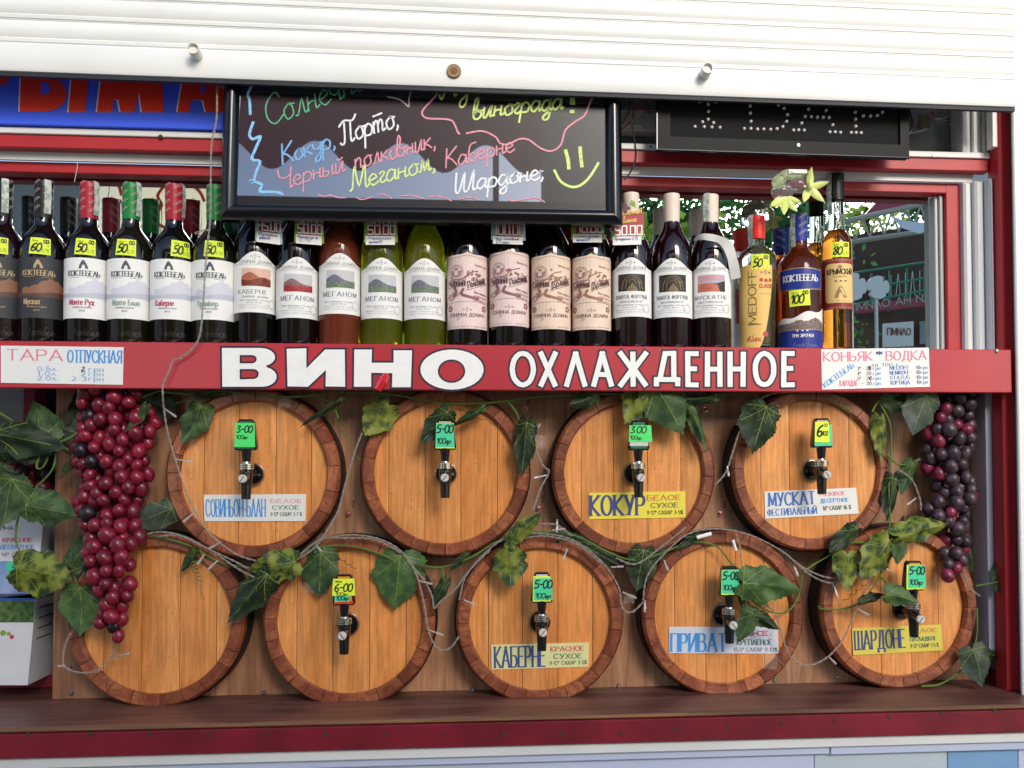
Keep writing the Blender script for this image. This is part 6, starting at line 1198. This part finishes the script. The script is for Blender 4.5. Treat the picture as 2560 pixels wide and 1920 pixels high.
m = MB(); m.poly([CF(16, -1406, .0008), CF(56, -1406, .0008), CF(56, -1430, .0008), CF(16, -1430, .0008)][::-1]); text(m, CF, '5-', 30, -1427, 14, width=20, script=True, pen=.14, mi=1, hh=.0012); m.build('price_sticker', [STG, INK], t)
for x, y, r_, mt in ((30, 1592, .004, IR), (22, 1584, .0035, GRN), (8, 1582, .005, GRN)): m = MB(); m.disc(CF(x, -y, .0004), r_, n=10); m.build('fruit_print', mt, t)
sx_ = P(112, 1300, CY0).x
m = MB()
for k in range(9): y = 1395 + k * 26; x_ = P(rx(y), y, CY0).x + .0012; z_ = P(60, y, CY0).z; m.quad((x_ + .0, CY0 + .015, z_), (x_, CY0 + .07, z_), (x_ + .0003, CY0 + .07, z_ + .0025), (x_ + .0003, CY0 + .015, z_ + .0025))
m.build('side_print', mat('brown_side_print', '#5a4d45', .6), t)
# ------------------------------------------------------------------ orchid ornament
t = thing('orchid_ornament', 'pale green orchid with clear plastic bowls hung on the frame by the cognac bottles', 'ornament', P(1990, 440, .0))
PET = mat('orchid_petal', '#dfe3a4', .45, col2='#c3d35e', vscale=22, sss=.0, lo=.3, hi=.7); CLP = mat('clear_plastic', (.96, .96, .96), .08, trans=.92, ior=1.2, coat=.4); LFG = mat('orchid_leaf', '#a9bd84', .5, var=.15, vscale=80)
def petal(px, py, L, ang, wd, Y=-.012, curl=.25, mt=PET, nm='petal'):
    c = P(px, py, Y); s = L / 1400; a = radians(ang); du = Vector((cos(a), 0, -sin(a))); dv = Vector((sin(a), 0, cos(a))); m = MB(); n, k_ = 10, 4; rows = []
    for i in range(n + 1):
        u = i / n; h_ = wd * sin(pi * min(1, u ** .75 * .97 + .02)) ** .8 * .5; rows.append([c + (du * u + dv * h_ * (2 * j / k_ - 1)) * s + Vector((0, -s * (curl * u * u - .8 * h_ * (2 * j / k_ - 1) ** 2 * .6), 0)) for j in range(k_ + 1)])
    for i in range(n):
        for j in range(k_): m.quad(rows[i][j], rows[i + 1][j], rows[i + 1][j + 1], rows[i][j + 1])
    return m.build(nm, mt, t, True, 60)
for a_, L in ((-92, 46), (-12, 44), (55, 52), (118, 50), (175, 22)): petal(2027, 466, L, a_, .42)
m = MB(); m.ball(P(2026, 464, -.018), .005, 10, 8, sq=(1, 1, 1.6)); m.build('lip', PET, t, True)
for a_, L in ((62, 46), (105, 52), (150, 56), (25, 40)): petal(1968, 492, L, a_, .42, -.004)
for x, y, r_ in ((1955, 480, .021), (1995, 462, .020), (1970, 440, .017), (1950, 450, .014)): m = MB(); m.ball(P(x, y, .006), r_, 16, 10, sq=(1, .7, .75)); m.build('clear_bowl', CLP, t, True)
petal(1935, 470, 62, -50, .55, .002, .1, LFG, 'leaf'); petal(1968, 440, 56, -12, .45, .0, .1, LFG, 'leaf')
m = MB(); a = P(1998, 428, -.003); m.box(a.x - .020, a.x + .014, -.004, -.001, a.z - .004, a.z + .003); m.build('hanger', PAPER, t)
m = MB(); m.tube([P(195, 392, .03), P(193, 420, .03), P(186, 455, .03)], .0007, 5); tag(m.build('wire', WW), 'thin dark wire dangling above the black capsule bottles', 'wire')
# red bulb resting in the letter gap
m = MB(); a, b_ = P(945, 975, -.026), P(965, 938, -.026); m.tube([a, a.lerp(b_, .6), b_, b_ + (b_ - a) * .12], [.006, .0075, .006, .002], 12); tag(m.build('red_lamp', mat('red_translucent', '#d01a28', .12, coat=1)), 'small red plastic lamp on the signboard under the big letter Н', 'lamp')

# ------------------------------------------------------------------ the street behind the camera, seen in the mirror and in the glossy board
AW = thing('awning', 'maroon awning with a scalloped edge across the street', 'awning', PR(1000, 300, 6.0, MY))
MARC = mat('maroon_canvas', '#a51f3c', .8, var=.15, vscale=3)
m = MB(); zt = PR(1000, 150, 6.0, MY).z
xl, xr = PR(-400, 430, 6.0, MY).x, PR(1395, 430, 6.0, MY).x; n = 160
per = PR(896, 425, 6.0, MY).x - PR(679, 425, 6.0, MY).x; x00 = PR(679, 425, 6.0, MY).x; zb0, zb1 = PR(800, 425, 6.0, MY).z, PR(800, 352, 6.0, MY).z
for k in range(n):
    a, b_ = xl + (xr - xl) * k / n, xl + (xr - xl) * (k + 1) / n; f = lambda x: zb1 + (zb0 - zb1) * (.5 + .5 * cos(2 * pi * (x - x00) / per))
    m.quad((b_, -6, f(b_)), (a, -6, f(a)), (a, -6, zt), (b_, -6, zt))
m.build('valance', MARC, AW)
m = MB(); m.box(xl, xr, -7.6, -6.002, zt + .0, zt + .03); m.build('canopy', MARC, AW)
m = MB(); 
for x in (xl, xr - .5): m.box(x - .03, x + .03, -7.4, -7.34, 0, zt)
m.build('support', BLACKM, AW)
p0, p1 = PR(1362, 400, 5.5, MY), PR(1540, 400, 5.5, MY); m = MB(); m.box(p0.x, p1.x, -5.9, -5.5, 0, 5.6, bev=.02)
tag(m.build('pillar', mat('grey_render', '#76726c', .8, var=.15, vscale=4)), 'grey rendered pillar reflected at the right of the menu board', 'pillar')
def pr(px, py, d): return PR(px, py, d)
# dark stall opposite
a, b_ = pr(560, 540, 4.5), pr(1530, 540, 4.5); zl0, zl1 = pr(1000, 640, 4.5).z, pr(1000, 618, 4.5).z
st = thing('opposite_stall', 'dark open stall with a white ledge reflected behind the middle bottles', 'stall', ((a.x + b_.x) / 2, -4.6, 0))
m = MB(); m.box(a.x, b_.x, -5.2, -4.6, zl1, a.z + .1); m.build('dark_front', mat('stall_dark', '#15151a', .8), st)
m = MB(); m.box(a.x, b_.x, -5.2, -4.5, zl0, zl1 - .002); m.build('ledge', WHITE, st)
m = MB(); m.box(a.x, b_.x, -5.2, -4.6, 0, zl0 - .002); m.build('lower_wall', mat('ochre_wall', '#b08a5c', .8, var=.2, vscale=3), st)
# bright banner and grey wall at the left
a, b_ = pr(238, 600, 5), pr(570, 440, 5)
bn = thing('banner', 'bright yellow and white banner with red brush strokes reflected behind the left bottles', 'banner', ((a.x + b_.x) / 2, -5, a.z))
m = MB(); m.quad((a.x, -5, a.z - .6), (b_.x, -5, a.z - .6), (b_.x, -5, b_.z + .3), (a.x, -5, b_.z + .3)); by_ = mat('banner_yellow', '#fff0b0', .6, col2='#ffffff', vscale=1.2); nn = by_.node_tree; tr = nn.nodes.new('ShaderNodeBsdfTranslucent'); tr.inputs[0].default_value = (1, .93, .68, 1); ms = nn.nodes.new('ShaderNodeMixShader'); ms.inputs[0].default_value = .5
nn.links.new(nn.nodes['Principled BSDF'].outputs[0], ms.inputs[1]); nn.links.new(tr.outputs[0], ms.inputs[2]); nn.links.new(ms.outputs[0], nn.nodes['Material Output'].inputs[0]); m.build('sheet', by_, bn)
m = MB(); BFm = lambda u, v, h=0: PR(u, -v, 5) + Vector((0, .01 + h, 0))
for pth in ([(370, 455), (410, 462), (395, 490), (405, 515), (385, 540)], [(478, 462), (500, 480), (512, 505)], [(290, 450), (300, 470), (305, 490)], [(395, 560), (430, 575), (470, 560)], [(330, 480), (345, 520), (330, 560)]): m.ribbon(BFm, spline([Vector((x, -y)) for x, y in pth], 4), lambda t_: 4, 0)
m.build('brush_stroke', mat('banner_red', '#d23a20', .6), bn)
a, b_ = pr(-700, 700, 5.2), pr(236, 440, 5.2)
m = MB(); m.box(a.x, b_.x, -5.6, -5.2, 0, b_.z + 1); tag(m.build('garden_wall', mat('grey_stucco', '#8a8a86', .85, var=.12, vscale=2)), 'plain grey wall reflected behind the black capsule bottles', 'wall')
# trees
LM = []
for nm, c_ in (('pine_needles', '#5f9a5c'), ('poplar_leaves', '#b3cf60'), ('cypress_leaves', '#55855c')):
    mt = mat(nm, c_, .6, var=.5, vscale=2.5); n_ = mt.node_tree; tr = n_.nodes.new('ShaderNodeBsdfTranslucent'); tr.inputs[0].default_value = H(c_); ms = n_.nodes.new('ShaderNodeMixShader'); ms.inputs[0].default_value = .6
    n_.links.new(n_.nodes['Principled BSDF'].outputs[0], ms.inputs[1]); n_.links.new(tr.outputs[0], ms.inputs[2]); n_.links.new(ms.outputs[0], n_.nodes['Material Output'].inputs[0]); LM.append(mt)
BARK = mat('bark', '#5a4a3c', .9, var=.4, vscale=12)
def tree(px, py_top, py_mid, d, rad, kind, label, n=2600, ls=.07):
    top = pr(px, py_top, d); r2 = random.Random(int(px)); t = thing('tree', label, 'tree', (top.x, -d, 0), 'trees reflected in the mirror')
    m = MB(); m.tube([(top.x, -d, 0), (top.x + .05, -d, top.z * .5), (top.x - .03, -d, top.z * .95)], [.16, .11, .03], 8)
    br = []
    for k in range(26):
        h_ = r2.uniform(.28, .95); a = r2.uniform(0, 2 * pi); L = rad * (1.15 - h_ * .55) * r2.uniform(.6, 1.1); s_ = Vector((top.x, -d, top.z * h_)); e = s_ + Vector((cos(a) * L, sin(a) * L * .8, L * r2.uniform(-.1, .35))); m.tube([s_, s_.lerp(e, .5) + Vector((0, 0, .05)), e], [.035, .02, .008], 5); br.append((s_, e))
    m.build('trunk', BARK, t)
    m = MB()
    for k in range(n):
        s_, e = br[r2.randrange(len(br))]; c = s_.lerp(e, r2.uniform(.25, 1.08)) + Vector((r2.gauss(0, .16), r2.gauss(0, .16), r2.gauss(0, .13)))
        a = Vector((r2.gauss(0, 1), r2.gauss(0, 1), r2.gauss(0, 1))).normalized(); b2 = a.orthogonal().normalized(); l_ = ls * r2.uniform(.6, 1.5); w2 = l_ * (.28 if kind == 0 else .55)
        m.poly([c, c + a * l_ * .5 + b2 * w2, c + a * l_, c + a * l_ * .5 - b2 * w2])
    m.build('crown', LM[kind], t)
tree(1640, 455, 600, 7.5, 1.1, 0, 'dark pine reflected above the first cream capsule', 6000)
tree(1700, 560, 640, 6.5, .9, 1, 'yellow green poplar reflected between the cream capsules', 4500)
tree(1890, 450, 620, 7.2, 1.25, 0, 'blue green pine reflected above the vodka bottle', 6500)
tree(1980, 500, 640, 8.0, 1.1, 0, 'darker pine reflected behind the blue capsules', 4500)
tree(2170, 470, 600, 10.5, 1.2, 1, 'light green tree reflected behind the truss roof', 3000)
tree(1545, 590, 660, 6.2, .9, 1, 'low green tree reflected behind the tall red neck card', 2200)
tree(2330, 480, 600, 12, 1.3, 2, 'dark cypress reflected at the right edge of the mirror', 2400)
# cafe
D_ = 8.6
cf = thing('cafe', 'two storey cafe with green railing, maroon band and truss roof reflected at the right', 'cafe', (pr(2230, 700, D_).x, -D_, 0))
DKW = mat('cafe_dark_wall', '#5c4c42', .85, var=.3, vscale=1.5); MB_ = mat('cafe_maroon_band', '#a3505f', .7); WTR = mat('truss_white', '#b9b3a8', .6); GRL = mat('rail_green', '#3f9478', .5)
def px3(x, y, d): return PR(x, y, d)
def slab(nm, mt, pts, d, th=.1): m = MB(); v = [px3(x, y, d) for x, y in pts]; m.prism([Vector((p_.x, -d, p_.z)) for p_ in v], -th); return m.build(nm, mt, cf)
slab('back_wall', DKW, [(2120, 880), (2420, 880), (2420, 545), (2120, 590)], D_ + 1.2)
slab('sign_band', MB_, [(2115, 786), (2420, 752), (2420, 728), (2115, 766)], D_)
fr = px3(2345, 752, D_); fl = px3(2125, 783, D_)
def BF(u, v, h=0): return Vector((fr.x - u, -D_ + .012 + h, fr.z + v + (fl.z - fr.z) * u / (fr.x - fl.x)))
m = MB(); text(m, BF, 'ИДИ НА ОЛИМП', .0, .02, .085, width=fr.x - fl.x, pen=.14); m.build('lettering', mat('faded_white_print', '#c9b9b6', .6), cf)
slab('ground_wall', mat('cafe_brown_wall', '#6a5446', .8, var=.3, vscale=2), [(2115, 900), (2420, 900), (2420, 770), (2115, 800)], D_ + .6)
def beam(x0, y0, x1, y1, r, d=D_ - .1, mt=WTR, nm='truss_bar'): m = MB(); m.tube([px3(x0, y0, d), px3(x1, y1, d)], r, 6); m.build(nm, mt, cf)
beam(2060, 566, 2400, 488, .035); beam(2060, 615, 2400, 565, .03)
for k in range(9): x = 2085 + k * 36; beam(x, 562 - k * 8.3, x + 18, 606 - k * 6.5, .012); beam(x + 18, 606 - k * 6.5, x + 36, 554 - k * 8.3, .012)
slab('roof', mat('maroon_metal_roof', '#b0525f', .5, var=.2, vscale=8), [(2160, 540), (2400, 480), (2400, 440), (2215, 480)], D_ + .3)
for dy in (0, 45, 80): beam(2115, 685 + dy, 2420, 640 + dy * .8, .014, D_, GRL, 'rail')
for k in range(7): x = 2135 + k * 44; beam(x, 690 - k * 6.5, x, 780 - k * 5.5, .012, D_, GRL, 'baluster')
for k in range(12): x = 2215 + k * 12; beam(x, 745 - k, x + (k % 3 - 1) * 6, 690 - k * 2, .006, D_ + .4, CHROME, 'chair_leg')
slab('poster', WHITE, [(2208, 868), (2284, 865), (2284, 803), (2208, 809)], D_ - .2, .02)
a, b_ = px3(2280, 838, D_ - .2), px3(2212, 838, D_ - .2); PF = lambda u, v, h=0: Vector((a.x - u, -D_ + .212 + h, a.z + v)); m = MB(); text(m, PF, 'ОЛИМП', .02, 0, .08, width=(a.x - b_.x) * .85, pen=.14); m.build('lettering', mat('brick_red_print', '#8a3a32', .6), cf)
slab('window', mat('cafe_window', '#8b9296', .3), [(2300, 860), (2350, 858), (2350, 800), (2300, 803)], D_ + .4, .02)
sl_ = thing('shade_sail', 'white shade sail slung under the truss reflected at the right', 'shade sail', px3(2285, 560, D_ - .5))
m = MB(); P0 = [(2226, 538), (2260, 552), (2300, 556), (2345, 560)]; P1 = [(2226, 540), (2255, 570), (2298, 584), (2345, 566)]
for k in range(3): m.quad(px3(*P0[k], D_ - .5), px3(*P0[k + 1], D_ - .5), px3(*P1[k + 1], D_ - .8), px3(*P1[k], D_ - .8))
m.build('sail', WHITE, sl_, True, 80)
for cx_, cy_, r_, lb in ((2134, 716, 36, 'left white notched disc reflected beside the slim bottle'), (2196, 718, 30, 'right white notched disc reflected beside the slim bottle')):
    d = 5.5; c = px3(cx_, cy_, d); R_ = r_ / 2200 * (d + MIR * 2 + CAMD); pts = []
    for k in range(48):
        a = 2 * pi * k / 48; rr = R_ * (1 - .38 * math.exp(-((a - .9) / .12) ** 2) - .38 * math.exp(-((a - 3.6) / .12) ** 2) - .2 * math.exp(-((a - 5.6) / .12) ** 2)); pts.append(Vector((c.x + rr * cos(a), -d, c.z + rr * sin(a))))
    m = MB(); m.prism(pts, -.03); m.box(c.x - .01, c.x + .01, -d - .06, -d - .031, 0, c.z); tag(m.build('disc_sign', WHITE), lb, 'sign')
